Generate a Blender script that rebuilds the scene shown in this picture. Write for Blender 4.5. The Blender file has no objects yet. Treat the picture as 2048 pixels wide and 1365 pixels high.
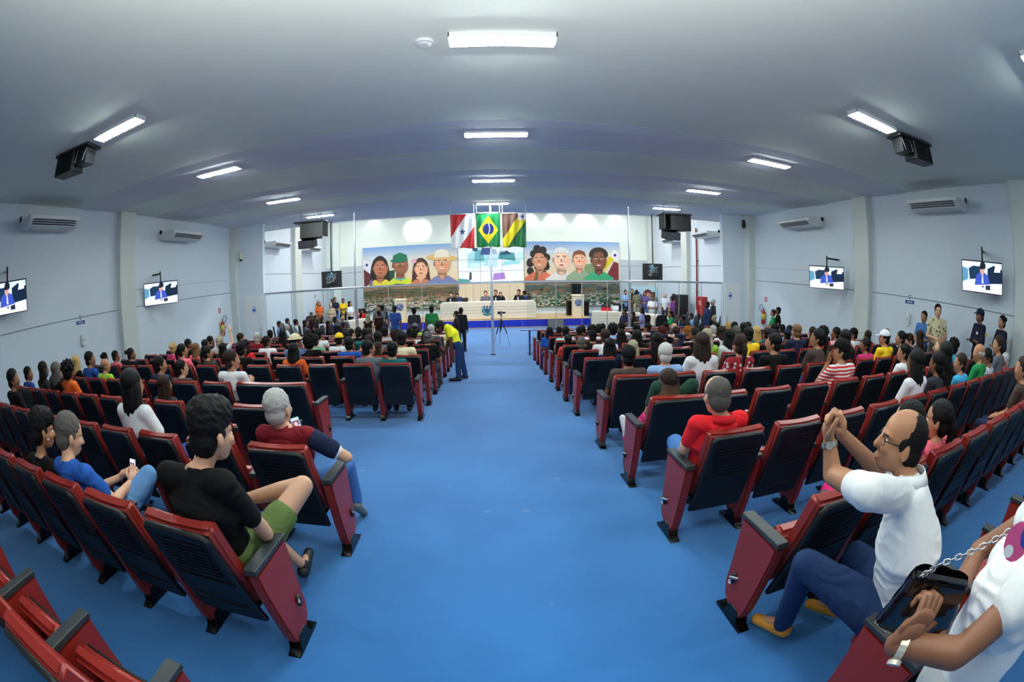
import bpy, bmesh, math, random
import numpy as np
from mathutils import Vector, Matrix, noise

random.seed(7)
C = bpy.context.scene.collection
sc = bpy.context.scene
V = Vector
R = math.radians

# ---------------------------------------------------------------- camera: a fisheye held at standing height in the aisle
CAM = V((0, 0, 1.8))
FPX, YAW, PITCH, ROLL = 875.642, -.0508, -.1488, .019
cam_rot = (Matrix.Rotation(YAW, 3, 'Z') @ Matrix.Rotation(PITCH, 3, 'X') @ Matrix.Rotation(ROLL, 3, 'Y'))
cd = bpy.data.cameras.new('camera')
cam = bpy.data.objects.new('camera', cd)
C.objects.link(cam)
rt, fw, up = cam_rot @ V((1, 0, 0)), cam_rot @ V((0, 1, 0)), cam_rot @ V((0, 0, 1))
m = Matrix.Identity(4)
for i in range(3):
    m[i][0], m[i][1], m[i][2], m[i][3] = rt[i], up[i], -fw[i], CAM[i]
cam.matrix_world = m
cd.type = 'PANO'
cd.sensor_width = 36
cd.sensor_fit = 'HORIZONTAL'
for holder in (cd, getattr(cd, 'cycles', None)):
    try:
        holder.panorama_type = 'FISHEYE_EQUISOLID'
        holder.fisheye_lens = FPX * 36 / 2048
        holder.fisheye_fov = R(200)
    except Exception:
        pass
cd.clip_start = .02
sc.camera = cam

# ---------------------------------------------------------------- world, exposure
w = bpy.data.worlds.new('world')
sc.world = w
w.use_nodes = True
w.node_tree.nodes['Background'].inputs[0].default_value = (.5, .6, .75, 1)
w.node_tree.nodes['Background'].inputs[1].default_value = .15
sc.view_settings.view_transform = 'Standard'
sc.view_settings.look = 'None'
sc.view_settings.gamma = 1
sc.view_settings.use_curve_mapping = False
sc.view_settings.exposure = 0.15
LAMP = 295.0            # strength of the ceiling tubes
FLASH = 1050.0
try:
    sc.cycles.use_denoising = True
    sc.cycles.max_bounces = 8
    sc.cycles.transparent_max_bounces = 12
    sc.cycles.sample_clamp_indirect = 20
except Exception:
    pass

SLOPE = -.0578
YP = 14.586            # the glass partition; beyond it the floor is level
ZP = SLOPE * YP
H = 4.249              # ceiling of the hall
XL, XR = -9.82, 10.04
YE = 16.45             # where the hall ceiling ends
YB = 25.2              # back wall behind the stage
YS = 22.2              # stage front
ZS = -.41              # stage floor


def gz(y):
    return SLOPE * min(y, YP)


def ray(px, py):
    x, y = (px - 1024) / FPX, -(py - 682.5) / FPX
    r = math.hypot(x, y)
    th = 2 * math.asin(min(r / 2, .999))
    s = math.sin(th) / max(r, 1e-9)
    return cam_rot @ V((x * s, math.cos(th), y * s))


def atx(px, py, X):
    d = ray(px, py)
    return CAM + d * (X / d.x)


def aty(px, py, Y):
    d = ray(px, py)
    return CAM + d * (Y / d.y)


def atz(px, py, Z):
    d = ray(px, py)
    return CAM + d * ((Z - 1.8) / d.z)


# ---------------------------------------------------------------- materials
MATS = {}


def lin(c):
    return tuple(((x / 255) / 12.92 if x / 255 <= .04045 else ((x / 255 + .055) / 1.055) ** 2.4) for x in c)


def mat(name, col, rough=.6, metal=0., bump=0., bscale=60., var=0., spec=.5, sheen=0., coat=0.):
    if name in MATS:
        return MATS[name]
    mt = bpy.data.materials.new(name)
    mt.use_nodes = True
    nt = mt.node_tree
    b = nt.nodes['Principled BSDF']
    c4 = (*lin(col), 1)
    b.inputs['Base Color'].default_value = c4
    b.inputs['Roughness'].default_value = rough
    b.inputs['Metallic'].default_value = metal
    b.inputs['Specular IOR Level'].default_value = spec
    if sheen:
        b.inputs['Sheen Weight'].default_value = sheen
    if coat:
        b.inputs['Coat Weight'].default_value = coat
    tc = nt.nodes.new('ShaderNodeTexCoord')
    n = nt.nodes.new('ShaderNodeTexNoise')
    n.inputs['Scale'].default_value = bscale
    n.inputs['Detail'].default_value = 4
    nt.links.new(tc.outputs['Object'], n.inputs['Vector'])
    if bump:
        bp = nt.nodes.new('ShaderNodeBump')
        bp.inputs['Strength'].default_value = bump
        bp.inputs['Distance'].default_value = .01
        nt.links.new(n.outputs['Fac'], bp.inputs['Height'])
        nt.links.new(bp.outputs['Normal'], b.inputs['Normal'])
    if var:
        mx = nt.nodes.new('ShaderNodeMix')
        mx.data_type = 'RGBA'
        mx.inputs[6].default_value = (*[x * (1 - var) for x in c4[:3]], 1)
        mx.inputs[7].default_value = (*[min(1, x * (1 + var)) for x in c4[:3]], 1)
        nt.links.new(n.outputs['Fac'], mx.inputs[0])
        nt.links.new(mx.outputs[2], b.inputs['Base Color'])
    MATS[name] = mt
    return mt


def emis(name, col, strength):
    mt = bpy.data.materials.new(name)
    mt.use_nodes = True
    nt = mt.node_tree
    nt.nodes.clear()
    e = nt.nodes.new('ShaderNodeEmission')
    e.inputs[0].default_value = (*lin(col), 1)
    e.inputs[1].default_value = strength
    o = nt.nodes.new('ShaderNodeOutputMaterial')
    nt.links.new(e.outputs[0], o.inputs[0])
    return mt


def print_mat(name, emit=0., rough=.6):
    """flat print: colour comes from the printed shapes' own colour attribute"""
    mt = bpy.data.materials.new(name)
    mt.use_nodes = True
    nt = mt.node_tree
    b = nt.nodes['Principled BSDF']
    a = nt.nodes.new('ShaderNodeAttribute')
    a.attribute_name = 'Col'
    b.inputs['Roughness'].default_value = rough
    if emit:
        b.inputs['Base Color'].default_value = (.01, .01, .01, 1)
        nt.links.new(a.outputs['Color'], b.inputs['Emission Color'])
        b.inputs['Emission Strength'].default_value = emit
    else:
        nt.links.new(a.outputs['Color'], b.inputs['Base Color'])
    return mt


M_PRINT = print_mat('printed_vinyl')
M_CLOTHPRINT = print_mat('printed_cloth', 0, .85)
M_SCREEN = print_mat('lit_screen', 1.15)
M_WALLSCREEN = print_mat('lit_video_wall', 1.15)


# ---------------------------------------------------------------- mesh building
def smoothed(me, on=True):
    if on:
        me.polygons.foreach_set('use_smooth', [True] * len(me.polygons))
    return me


def tag(o, label=None, cat=None, group=None, kind=None):
    if label: o['label'] = label
    if cat: o['category'] = cat
    if group: o['group'] = group
    if kind: o['kind'] = kind
    return o


def obj(name, me, m=None, parent=None, loc=None, rz=None):
    o = bpy.data.objects.new(name, me)
    C.objects.link(o)
    if m is not None and me is not None:
        if len(me.materials) == 0:
            me.materials.append(m)
        elif me.materials[0] is None:
            me.materials[0] = m
    if parent: o.parent = parent
    if loc is not None: o.location = loc
    if rz is not None: o.rotation_euler = (0, 0, rz)
    return o


def thing(name, label, cat, loc=(0, 0, 0), rz=0, group=None, kind=None):
    o = bpy.data.objects.new(name, None)
    C.objects.link(o)
    o.location = loc
    o.rotation_euler = (0, 0, rz)
    return tag(o, label, cat, group, kind)


FINE = [1]


class G:
    """collects closed shapes into one mesh"""
    def __init__(s):
        s.v, s.f = [], []

    def add(s, v, f):
        k = len(s.v)
        s.v += [tuple(p) for p in v]
        s.f += [tuple(i + k for i in q) for q in f]
        return s

    def box(s, lo, hi, mx=None):
        x0, y0, z0 = lo
        x1, y1, z1 = hi
        v = [V(p) for p in ((x0, y0, z0), (x1, y0, z0), (x1, y1, z0), (x0, y1, z0), (x0, y0, z1), (x1, y0, z1), (x1, y1, z1), (x0, y1, z1))]
        if mx is not None: v = [mx @ p for p in v]
        return s.add(v, [(3, 2, 1, 0), (4, 5, 6, 7), (0, 1, 5, 4), (1, 2, 6, 5), (2, 3, 7, 6), (3, 0, 4, 7)])

    def prism(s, pts, d, mx=None):
        """polygon pts (3D, planar), swept along vector d"""
        n = len(pts)
        a = [V(p) for p in pts]
        d = V(d)
        nrm = sum(((a[i] - a[0]).cross(a[(i + 1) % n] - a[0]) for i in range(n)), V((0, 0, 0)))
        if nrm.dot(d) > 0: a = a[::-1]
        v = a + [p + d for p in a]
        if mx is not None: v = [mx @ p for p in v]
        f = [tuple(range(n)), tuple(range(2 * n - 1, n - 1, -1))] + [((i + 1) % n, i, i + n, (i + 1) % n + n) for i in range(n)]
        return s.add(v, f)

    def cap(s, p0, p1, r0, r1=None, side=None, asp=1., n=10, hemi=3, flat=False):
        """tapered capsule, cross-section widened by asp along side"""
        r1 = r0 if r1 is None else r1
        n = n * FINE[0]
        p0, p1 = V(p0), V(p1)
        ax = p1 - p0
        L = ax.length
        ax = ax / L if L > 1e-6 else V((0, 0, 1))
        e1 = V(side) if side is not None else (V((1, 0, 0)) if abs(ax.x) < .9 else V((0, 1, 0)))
        e1 = (e1 - ax * e1.dot(ax)).normalized()
        e2 = ax.cross(e1)
        rings = []
        if flat:
            rings = [(p0, r0), (p1, r1)]
        else:
            for k in range(hemi):
                a = (k + .5) / hemi * math.pi / 2 if k == 0 else k / hemi * math.pi / 2
                rings.append((p0 - ax * r0 * math.cos(a), r0 * math.sin(a)))
            rings += [(p0, r0), (p1, r1)]
            for k in range(hemi - 1, -1, -1):
                a = (k + .5) / hemi * math.pi / 2 if k == 0 else k / hemi * math.pi / 2
                rings.append((p1 + ax * r1 * math.cos(a), r1 * math.sin(a)))
        v, f = [], []
        for c, r in rings:
            for i in range(n):
                t = 2 * math.pi * i / n
                v.append(c + e1 * (math.cos(t) * r * asp) + e2 * (math.sin(t) * r))
        for k in range(len(rings) - 1):
            for i in range(n):
                j = (i + 1) % n
                f.append((k * n + i, k * n + j, (k + 1) * n + j, (k + 1) * n + i))
        f.append(tuple(range(n - 1, -1, -1)))
        f.append(tuple((len(rings) - 1) * n + i for i in range(n)))
        return s.add(v, f)

    def cyl(s, p0, p1, r0, r1=None, n=16):
        return s.cap(p0, p1, r0, r1, n=n, flat=True)

    def ell(s, c, r, rot=None, nu=12, nv=8, fn=None):
        c = V(c)
        rot = rot or Matrix.Identity(3)
        v, f = [], []
        for j in range(1, nv):
            a = math.pi * j / nv
            for i in range(nu):
                t = 2 * math.pi * i / nu
                q = V((math.sin(a) * math.cos(t) * r[0], math.sin(a) * math.sin(t) * r[1], math.cos(a) * r[2]))
                if fn: q = fn(q)
                v.append(c + rot @ q)
        k = len(v)
        v += [c + rot @ V((0, 0, r[2])), c - rot @ V((0, 0, r[2]))]
        for j in range(nv - 2):
            for i in range(nu):
                i2 = (i + 1) % nu
                f.append((j * nu + i, (j + 1) * nu + i, (j + 1) * nu + i2, j * nu + i2))
        for i in range(nu):
            i2 = (i + 1) % nu
            f.append((k, i, i2))
            f.append((k + 1, (nv - 2) * nu + i2, (nv - 2) * nu + i))
        return s.add(v, f)

    def tube(s, pts, r, n=8):
        pts = [V(p) for p in pts]
        for a, b in zip(pts[:-1], pts[1:]):
            s.cap(a, b, r, r, n=n, hemi=2)
        return s

    def mesh(s, name='mesh', smooth=False, bevel=0., seg=1, voxel=0., iters=4):
        me = bpy.data.meshes.new(name)
        me.from_pydata(s.v, [], s.f)
        me.update()
        if bevel:
            bm = bmesh.new()
            bm.from_mesh(me)
            bmesh.ops.bevel(bm, geom=[e for e in bm.edges if len(e.link_faces) == 2 and e.calc_face_angle(0) > .5], offset=bevel, segments=seg, affect='EDGES', clamp_overlap=True)
            bm.to_mesh(me)
            bm.free()
        if voxel: me = remesh(me, voxel, iters)
        return smoothed(me, smooth)


_tmp = bpy.data.scenes.new('workshop')


def remesh(me, voxel, iters=4):
    o = bpy.data.objects.new('tmp', me)
    _tmp.collection.objects.link(o)
    md = o.modifiers.new('r', 'REMESH')
    md.mode = 'VOXEL'
    md.voxel_size = voxel
    md2 = o.modifiers.new('s', 'SMOOTH')
    md2.iterations = iters
    md2.factor = .5
    with bpy.context.temp_override(scene=_tmp, view_layer=_tmp.view_layers[0]):
        dg = bpy.context.evaluated_depsgraph_get()
    dg.update()
    out = bpy.data.meshes.new_from_object(o.evaluated_get(dg))
    bpy.data.objects.remove(o)
    return smoothed(out)


def auto_smooth(me, ang=40):
    bm = bmesh.new()
    bm.from_mesh(me)
    for e in bm.edges:
        e.smooth = not (len(e.link_faces) == 2 and e.calc_face_angle(0) > R(ang))
    for f in bm.faces: f.smooth = True
    bm.to_mesh(me)
    bm.free()
    return me


def bar(a, b, wx, wz=None, upv=(0, 0, 1)):
    """box along a-b"""
    a, b = V(a), V(b)
    ax = (b - a).normalized()
    u = V(upv)
    s1 = ax.cross(u).normalized()
    s2 = s1.cross(ax)
    wz = wz or wx
    pts = [a + s1 * wx / 2 * i + s2 * wz / 2 * j for i, j in ((-1, -1), (1, -1), (1, 1), (-1, 1))]
    return pts, b - a


class Print:
    """flat printed artwork: coloured shapes in (u, v) metres on a board, each a hair in front of the last"""
    def __init__(s):
        s.v, s.f, s.c, s.n = [], [], [], 0

    def poly(s, pts, col, cols=None, lift=True):
        if lift: s.n += 1
        k = len(s.v)
        s.v += [(p[0], p[1], s.n) for p in pts]
        s.f.append(tuple(range(k, k + len(pts))))
        cc = cols or [col] * len(pts)
        s.c += [(*lin(c), 1) for c in cc]
        return s

    def rect(s, x0, y0, x1, y1, col, top=None, lift=True):
        t = top or col
        return s.poly([(x0, y0), (x1, y0), (x1, y1), (x0, y1)], col, [col, col, t, t], lift)

    def ell(s, cx, cy, rx, ry, col, n=20, rot=0, a0=0, a1=360, lift=True, edge=None):
        pts = []
        for i in range(n):
            t = R(a0 + (a1 - a0) * i / (n if a1 - a0 == 360 else n - 1))
            x, y = rx * math.cos(t), ry * math.sin(t)
            pts.append((cx + x * math.cos(rot) - y * math.sin(rot), cy + x * math.sin(rot) + y * math.cos(rot)))
        return s.poly(pts, col, None, lift)

    def build(s, name, org, u, v, mt, parent=None, step=.0006, wave=None):
        org, u, v = V(org), V(u).normalized(), V(v).normalized()
        nn = u.cross(v)
        P = [org + u * p[0] + v * p[1] + nn * (p[2] * step) for p in s.v]
        me = bpy.data.meshes.new(name)
        me.from_pydata([tuple(p) for p in P], [], s.f)
        ca = me.color_attributes.new('Col', 'FLOAT_COLOR', 'CORNER')
        flat = []
        for f in s.f:
            for i in f: flat += s.c[i]
        ca.data.foreach_set('color', flat)
        me.update()
        return obj(name, me, mt, parent)


FONT = {
    '0': ['111', '101', '101', '101', '111'], '1': ['010', '110', '010', '010', '111'], '5': ['111', '100', '111', '001', '111'],
    '9': ['111', '101', '111', '001', '111'], ':': ['0', '1', '0', '1', '0'], '2': ['111', '001', '111', '100', '111']}


def pixtext(P, txt, x, y, s, col):
    for ch in txt:
        g = FONT[ch]
        for r_, row in enumerate(g):
            for c_, b in enumerate(row):
                if b == '1': P.rect(x + c_ * s, y + (4 - r_) * s, x + (c_ + 1) * s, y + (5 - r_) * s, col, lift=False)
        x += (len(g[0]) + 1) * s


def text(name, body, size, loc, rot, m, parent, ext=.001, align='CENTER'):
    cu = bpy.data.curves.new(name, 'FONT')
    cu.body = body
    cu.size = size
    cu.extrude = ext
    cu.align_x = align
    cu.materials.append(m)
    o = bpy.data.objects.new(name, cu)
    C.objects.link(o)
    o.location = loc
    o.rotation_euler = rot
    o.parent = parent
    return o
# ================================================================ the setting
M_WALL = mat('wall_paint', (212, 222, 232), .75, bump=.03, bscale=8, var=.02)
M_WALLW = mat('stage_wall_paint', (224, 233, 226), .8)
M_LOW = mat('lower_wall_shade', (188, 198, 204), .75)  # greyer colour paints in the shade below the spot-lit upper wall
M_PILLAR = mat('pillar_paint', (205, 211, 206), .7)
M_CEIL = mat('ceiling_board', (224, 232, 222), .85, bump=.05, bscale=3, var=.03)
M_CEILB = mat('ceiling_band', (216, 220, 226), .85)
M_GROOVE = mat('wall_joint', (120, 132, 140), .8)
M_ALU = mat('satin_aluminium', (190, 195, 205), .35, .8)
M_STEEL = mat('brushed_steel', (150, 155, 165), .3, .9)
M_BLACK = mat('black_plastic', (14, 15, 18), .45)
M_BLACKM = mat('black_metal', (10, 11, 13), .35, .6)
M_WHITE = mat('white_plastic', (226, 228, 228), .4)
M_WOOD = mat('pale_laminate', (222, 206, 178), .5, var=.06, bscale=14)
M_WOOD2 = mat('stage_floor_wood', (214, 180, 130), .35, var=.1, bscale=9)
M_BLUEV = mat('blue_riser_panel', (22, 40, 170), .25, coat=.3)
M_RED = mat('red_enamel', (176, 30, 28), .4)
M_PIPE = mat('red_pipe_paint', (120, 24, 24), .5)


def carpet_material():
    mt = bpy.data.materials.new('blue_carpet')
    mt.use_nodes = True
    nt = mt.node_tree
    b = nt.nodes['Principled BSDF']
    b.inputs['Roughness'].default_value = .92
    b.inputs['Specular IOR Level'].default_value = .25
    b.inputs['Sheen Weight'].default_value = .3
    tc = nt.nodes.new('ShaderNodeTexCoord')

    def noise(scale, det=4):
        n = nt.nodes.new('ShaderNodeTexNoise')
        n.inputs['Scale'].default_value = scale
        n.inputs['Detail'].default_value = det
        nt.links.new(tc.outputs['Object'], n.inputs['Vector'])
        return n
    big, fine, spots = noise(.9, 6), noise(220, 2), noise(5.5, 8)
    r1 = nt.nodes.new('ShaderNodeValToRGB')
    r1.color_ramp.elements[0].color = (*lin((38, 100, 162)), 1)
    r1.color_ramp.elements[0].position = .3
    r1.color_ramp.elements[1].color = (*lin((48, 116, 182)), 1)
    r1.color_ramp.elements[1].position = .7
    nt.links.new(big.outputs['Fac'], r1.inputs[0])
    r2 = nt.nodes.new('ShaderNodeValToRGB')
    r2.color_ramp.elements[0].position = .7
    r2.color_ramp.elements[0].color = (0, 0, 0, 1)
    r2.color_ramp.elements[1].position = .78
    r2.color_ramp.elements[1].color = (.35, .35, .35, 1)
    nt.links.new(spots.outputs['Fac'], r2.inputs[0])
    mx = nt.nodes.new('ShaderNodeMix')
    mx.data_type = 'RGBA'
    mx.inputs[7].default_value = (*lin((150, 165, 185)), 1)
    nt.links.new(r2.outputs[0], mx.inputs[0])
    nt.links.new(r1.outputs[0], mx.inputs[6])
    nt.links.new(mx.outputs[2], b.inputs['Base Color'])
    bp = nt.nodes.new('ShaderNodeBump')
    bp.inputs['Strength'].default_value = .25
    bp.inputs['Distance'].default_value = .004
    nt.links.new(fine.outputs['Fac'], bp.inputs['Height'])
    nt.links.new(bp.outputs['Normal'], b.inputs['Normal'])
    return mt


M_CARPET = carpet_material()


def struct(name, g, m, parent=None, bevel=0.):
    return tag(obj(name, g.mesh(name, bevel=bevel), m, parent), kind='structure')


Y0 = -4.5
g = G()
g.prism([(XL - .3, Y0, gz(Y0)), (XL - .3, YP, ZP), (XL - .3, YB + .4, ZP), (XL - .3, YB + .4, ZP - .4), (XL - .3, Y0, ZP - .4)], (XR - XL + .6, 0, 0))
struct('floor', g, M_CARPET)
# carpet seams across the aisle: a slim joint strip each
g = G()
for ys, x0, x1 in ((9.45, -.6, 1.1),):
    g.box((x0, ys, gz(ys) - .003), (x1, ys + .006, gz(ys) + .0015))
struct('trim_1', g, mat('carpet_joint', (16, 40, 96), .9))

g = G().box((XL - .3, Y0 - .2, -2), (XL, YB + .4, 7))
struct('wall_left', g, M_WALL)
g = G().box((XR, Y0 - .2, -2), (XR + .3, YB + .4, 7))
struct('wall_right', g, M_WALL)
g = G().box((XL - .3, Y0 - .3, -2), (XR + .3, Y0, 7))
struct('wall_rear', g, M_WALL)
g = G().box((XL - .3, YB, -2), (XR + .3, YB + .3, 7))
struct('wall_front', g, M_WALLW)
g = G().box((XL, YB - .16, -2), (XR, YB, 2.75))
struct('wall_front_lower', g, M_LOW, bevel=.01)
g = G().box((XL, YE + .4, 2.66), (XL + .1, YB, 2.78)).box((XR - .1, YE + .4, 2.66), (XR, YB, 2.78))
# hall ceiling with slightly lowered bands, and the higher stage ceiling
g = G().box((XL - .3, Y0 - .3, H), (XR + .3, YE, H + .25))
struct('ceiling', g, M_CEIL)
for k, (a, b_) in enumerate(((6.45, 8.05), (9.75, 11.7), (13.0, 16.45))):
    g = G()
    g.prism([(XL, a, H + .01), (XL, a, H - .002), (XL, a * .8 + b_ * .2, H - .026), (XL, b_, H - (.026 if k == 2 else .002)), (XL, b_, H + .01)], (XR - XL, 0, 0))
    struct('trim_%d' % (k + 2), g, M_CEILB)
g = G().box((XL - .3, YE, H - .06), (XR + .3, YE + .06, H + .3))
struct('trim_5', g, M_WHITE)
g = G().box((XL - .3, YE, 6.4), (XR + .3, YB + .4, 6.6))
struct('ceiling_stage', g, M_CEIL)
g = G().box((XL - .3, YE - .1, H + .2), (XR + .3, YE, 6.6))
struct('wall_above_ceiling_edge', g, M_WALL)
# dusty smudges under the left air conditioners are part of the ceiling paint (worn patches)

# pillars
for k, (x0, x1, ya, yb) in enumerate(((XL, XL + .22, 8.1, 8.75), (XL, XL + .3, 14.35, 15.0), (XL, XL + .22, 20.2, 21.0), (XR - .22, XR, 7.95, 8.55),
                                      (XR - .3, XR, 14.2, 14.9), (XR - .22, XR, 20.1, 20.8), (XR - .25, XR, 2.35, 3.0), (XL, XL + .22, 1.9, 2.5))):
    struct('wall_pillar_%d' % (k + 1), G().box((x0, ya, -1.4), (x1, yb, H if ya < YE else 6.4)), M_PILLAR, bevel=.01)
# pilasters in the stage corners
struct('wall_pillar_9', G().box((-9.25, YB - .34, -1.4), (-8.85, YB, 6.4)), M_WALLW)
struct('wall_pillar_10', G().box((9.55, YB - .34, -1.4), (XR, YB, 6.4)), M_PILLAR)

# horizontal joints in the side walls
g = G()
for X, pts in ((XL, [(1, 672), (241, 620)]), (XL, [(265, 615.5), (466, 585.5)]), (XR, [(1504, 561), (1717, 581.7)]), (XR, [(1736, 583.5), (2042, 636)])):
    a, b_ = (atx(*p, X) for p in pts)
    p, d = bar(a, b_, .012, .022)
    g.prism(p, d)
struct('trim_6', g, M_GROOVE)
g = G()
for X, pts in ((XL, [(265, 581), (464, 560)]), (XR, [(1504, 536), (1712, 547)])):
    a, b_ = (atx(*p, X) for p in pts)
    p, d = bar(a, b_, .006, .008)
    g.prism(p, d)
g.box((XL, YE, 2.42), (XL + .01, YB, 2.44)).box((XR - .01, YE, 2.32), (XR, YB, 2.34)).box((XL, YB - .17, 2.36), (XR, YB - .15, 2.38))
struct('trim_7', g, M_GROOVE)

# ---------------------------------------------------------------- glass partition
ZR = 1.60   # rail
struct('wall_partition_left', G().box((XL, YP - .08, -1.2), (-8.32, YP + .08, H)), M_WALL)
struct('wall_partition_right', G().box((8.68, YP - .08, -1.2), (XR, YP + .08, H)), M_WALL)
for k, (x0, x1, hx) in enumerate(((-9.25, -8.38, -8.5), (8.75, 9.5, 8.85))):
    d = tag(obj('door_%d' % (k + 1), G().box((x0, YP - .115, ZP + .01), (x1, YP - .082, ZR)).mesh(bevel=.006), M_WHITE), kind='structure')
    hd = G().cyl((hx, YP - .17, ZP + .75), (hx, YP - .17, ZP + 1.25), .014).cyl((hx, YP - .17, ZP + .85), (hx, YP - .11, ZP + .85), .009, n=8).cyl((hx, YP - .17, ZP + 1.15), (hx, YP - .11, ZP + 1.15), .009, n=8)
    obj('door_handle', hd.mesh(smooth=True), M_STEEL, d)

part = thing('glass_partition', 'tall glass partition with steel rail and full height posts across the hall', 'partition', (0, YP, ZP))


def child(name, g, m, par, **k):
    """mesh given in world coordinates, parented without moving"""
    o = obj(name, g.mesh(name, **k), m)
    o.parent = par
    o.matrix_parent_inverse = par_inv(par)
    return o


def par_inv(par):
    mw = Matrix.Translation(par.location) @ par.rotation_euler.to_matrix().to_4x4()
    return mw.inverted()


for X in (-4.6, .1, 4.87):
    child('post', G().box((X - .045, YP - .04, ZP), (X + .045, YP + .04, ZR)).box((X - .028, YP - .03, ZR), (X + .028, YP + .03, H)).box((X - .09, YP - .08, H - .03), (X + .09, YP + .08, H)), M_ALU, part, bevel=.008)
    child('base_bracket', G().box((X - .08, YP - .08, ZP), (X + .08, YP + .08, ZP + .03)), M_BLACKM, part)
child('top_rail', G().box((-8.32, YP - .035, ZR - .035), (8.68, YP + .035, ZR + .035)), M_ALU, part, bevel=.008)
child('bottom_rail', G().box((-8.32, YP - .02, ZP), (-.95, YP + .02, ZP + .04)).box((1.25, YP - .02, ZP), (8.68, YP + .02, ZP + .04)), M_ALU, part)
GL = bpy.data.materials.new('clear_glass')
GL.use_nodes = True
nt = GL.node_tree
nt.nodes.clear()
t_ = nt.nodes.new('ShaderNodeBsdfTransparent')
t_.inputs[0].default_value = (.93, .96, .97, 1)
g_ = nt.nodes.new('ShaderNodeBsdfGlossy')
g_.inputs['Roughness'].default_value = .02
mx = nt.nodes.new('ShaderNodeMixShader')
fr = nt.nodes.new('ShaderNodeFresnel')
fr.inputs[0].default_value = 1.35
oo = nt.nodes.new('ShaderNodeOutputMaterial')
nt.links.new(fr.outputs[0], mx.inputs[0])
nt.links.new(t_.outputs[0], mx.inputs[1])
nt.links.new(g_.outputs[0], mx.inputs[2])
nt.links.new(mx.outputs[0], oo.inputs[0])
xs = [-8.32, -7.15, -5.85, -4.6, -3.42, -2.25, -1.05] 
xs2 = [1.25, 2.25, 3.15, 4.05, 4.87, 5.85, 6.8, 7.75, 8.68]
for seq in (xs, xs2):
    for a, b_ in zip(seq[:-1], seq[1:]):
        child('glass_pane', G().box((a + .012, YP - .005, ZP + .04), (b_ - .012, YP + .005, ZR - .035)), GL, part)
        if b_ not in (-4.6, 4.87, 8.68, -1.05):
            child('joint_strip', G().box((b_ - .011, YP - .007, ZP + .04), (b_ + .011, YP + .007, ZR - .035)), M_ALU, part)

# low guard rails in front of the glass
for lab, xa, xb in (('low steel guard rail in front of the glass, left of the aisle', -8.1, -1.0), ('low steel guard rail in front of the glass, right of the aisle', 1.3, 8.5)):
    t = thing('guard_rail', lab, 'railing', (xa, 14.15, gz(14.15)), group='guard rails before the glass')
    z0 = gz(14.15)
    for hh in (.36, .6, .84):
        child('rail', G().cyl((xa - (.3 if hh == .84 and xa > 0 else 0), 14.15, z0 + hh), (xb, 14.15, z0 + hh), .022 if hh == .84 else .012, n=10), M_STEEL, t, smooth=True)
    n = 6
    for i in range(n):
        x = xa + (xb - xa) * i / (n - 1)
        child('post', G().box((x - .03, 14.13, z0), (x + .03, 14.17, z0 + .83)), M_STEEL if 0 < i else mat('dark_blue_post', (52, 66, 104), .4, .3), t)

# ---------------------------------------------------------------- ceiling lights
M_TUBE = emis('lit_tube', (240, 253, 250), LAMP)
M_REFL = mat('light_reflector', (225, 228, 232), .25, .6)


def light_fixture(x, y, label):
    t = thing('ceiling_light', label, 'light', (x, y, H), group='fluorescent ceiling lights')
    w2, d2 = .53, .125
    g = G()
    z = -.032
    for a, b_ in (((-w2, -d2), (w2, -d2 + .014)), ((-w2, d2 - .014), (w2, d2)), ((-w2, -d2), (-w2 + .014, d2)), ((w2 - .014, -d2), (w2, d2))):
        g.box((a[0], a[1], z - .025), (b_[0], b_[1], .0))
    obj('frame', g.mesh(bevel=.002), M_WHITE, t)
    obj('reflector', G().box((-w2 + .012, -d2 + .012, -.038), (w2 - .012, d2 - .012, -.03)).mesh(), M_REFL, t)
    for s_ in (-1, 1):
        obj('tube', G().cyl((-w2 + .05, s_ * .055, -.056), (w2 - .05, s_ * .055, -.056), .0165, n=10).mesh(smooth=True), M_TUBE, t)
        
    g = G()
    for i in range(15):
        xx = -w2 + .06 + i * (2 * w2 - .12) / 14
        g.box((xx - .0015, -d2 + .014, -.079), (xx + .0015, d2 - .014, -.073))
    obj('louvre', g.mesh(), M_REFL, t)
    return t


rowname = {.45: 'last row near the camera', 3.87: 'second row of lights', 7.12: 'third row of lights', 10.8: 'fourth row of lights', 14.3: 'row by the ceiling edge'}
lights = [(.16, 3.88, 'fluorescent ceiling light, largest, over the aisle beside the smoke detector'),
          (.16, 7.05, 'fluorescent ceiling light over the aisle, second from the camera'),
          (.16, 10.7, 'fluorescent ceiling light over the aisle, third from the camera'),
          (.18, 14.2, 'fluorescent ceiling light above the hanging flags'),
          (-5.0, 3.9, 'fluorescent ceiling light beside the left hanging loudspeaker near the camera'),
          (5.38, 3.92, 'fluorescent ceiling light beside the right hanging loudspeaker near the camera'),
          (-5.3, 7.2, 'fluorescent ceiling light, left column, second from the camera'),
          (5.64, 7.2, 'fluorescent ceiling light, right column, second from the camera'),
          (-5.64, 11.0, 'fluorescent ceiling light, left column, third from the camera'),
          (5.93, 10.85, 'fluorescent ceiling light, right column, third from the camera'),
          (-5.85, 14.4, 'fluorescent ceiling light, left column, farthest, above black loudspeakers'),
          (6.25, 14.3, 'fluorescent ceiling light, right column, farthest, above black loudspeakers'),
          (5.25, .62, 'fluorescent ceiling light cut by the upper right corner'),
          ]
for a in lights: light_fixture(*a)
t = thing('smoke_detector', 'round white detector dome on the ceiling beside the largest light', 'detector', (-.62, 3.93, H))
obj('body', G().cyl((0, 0, 0), (0, 0, -.03), .1, .095, 24).cyl((0, 0, -.03), (0, 0, -.045), .075, .05, 24).mesh(smooth=False), M_WHITE, t)
obj('led', G().ell((.04, -.05, -.034), (.006, .006, .004)).mesh(), M_RED, t)
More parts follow.
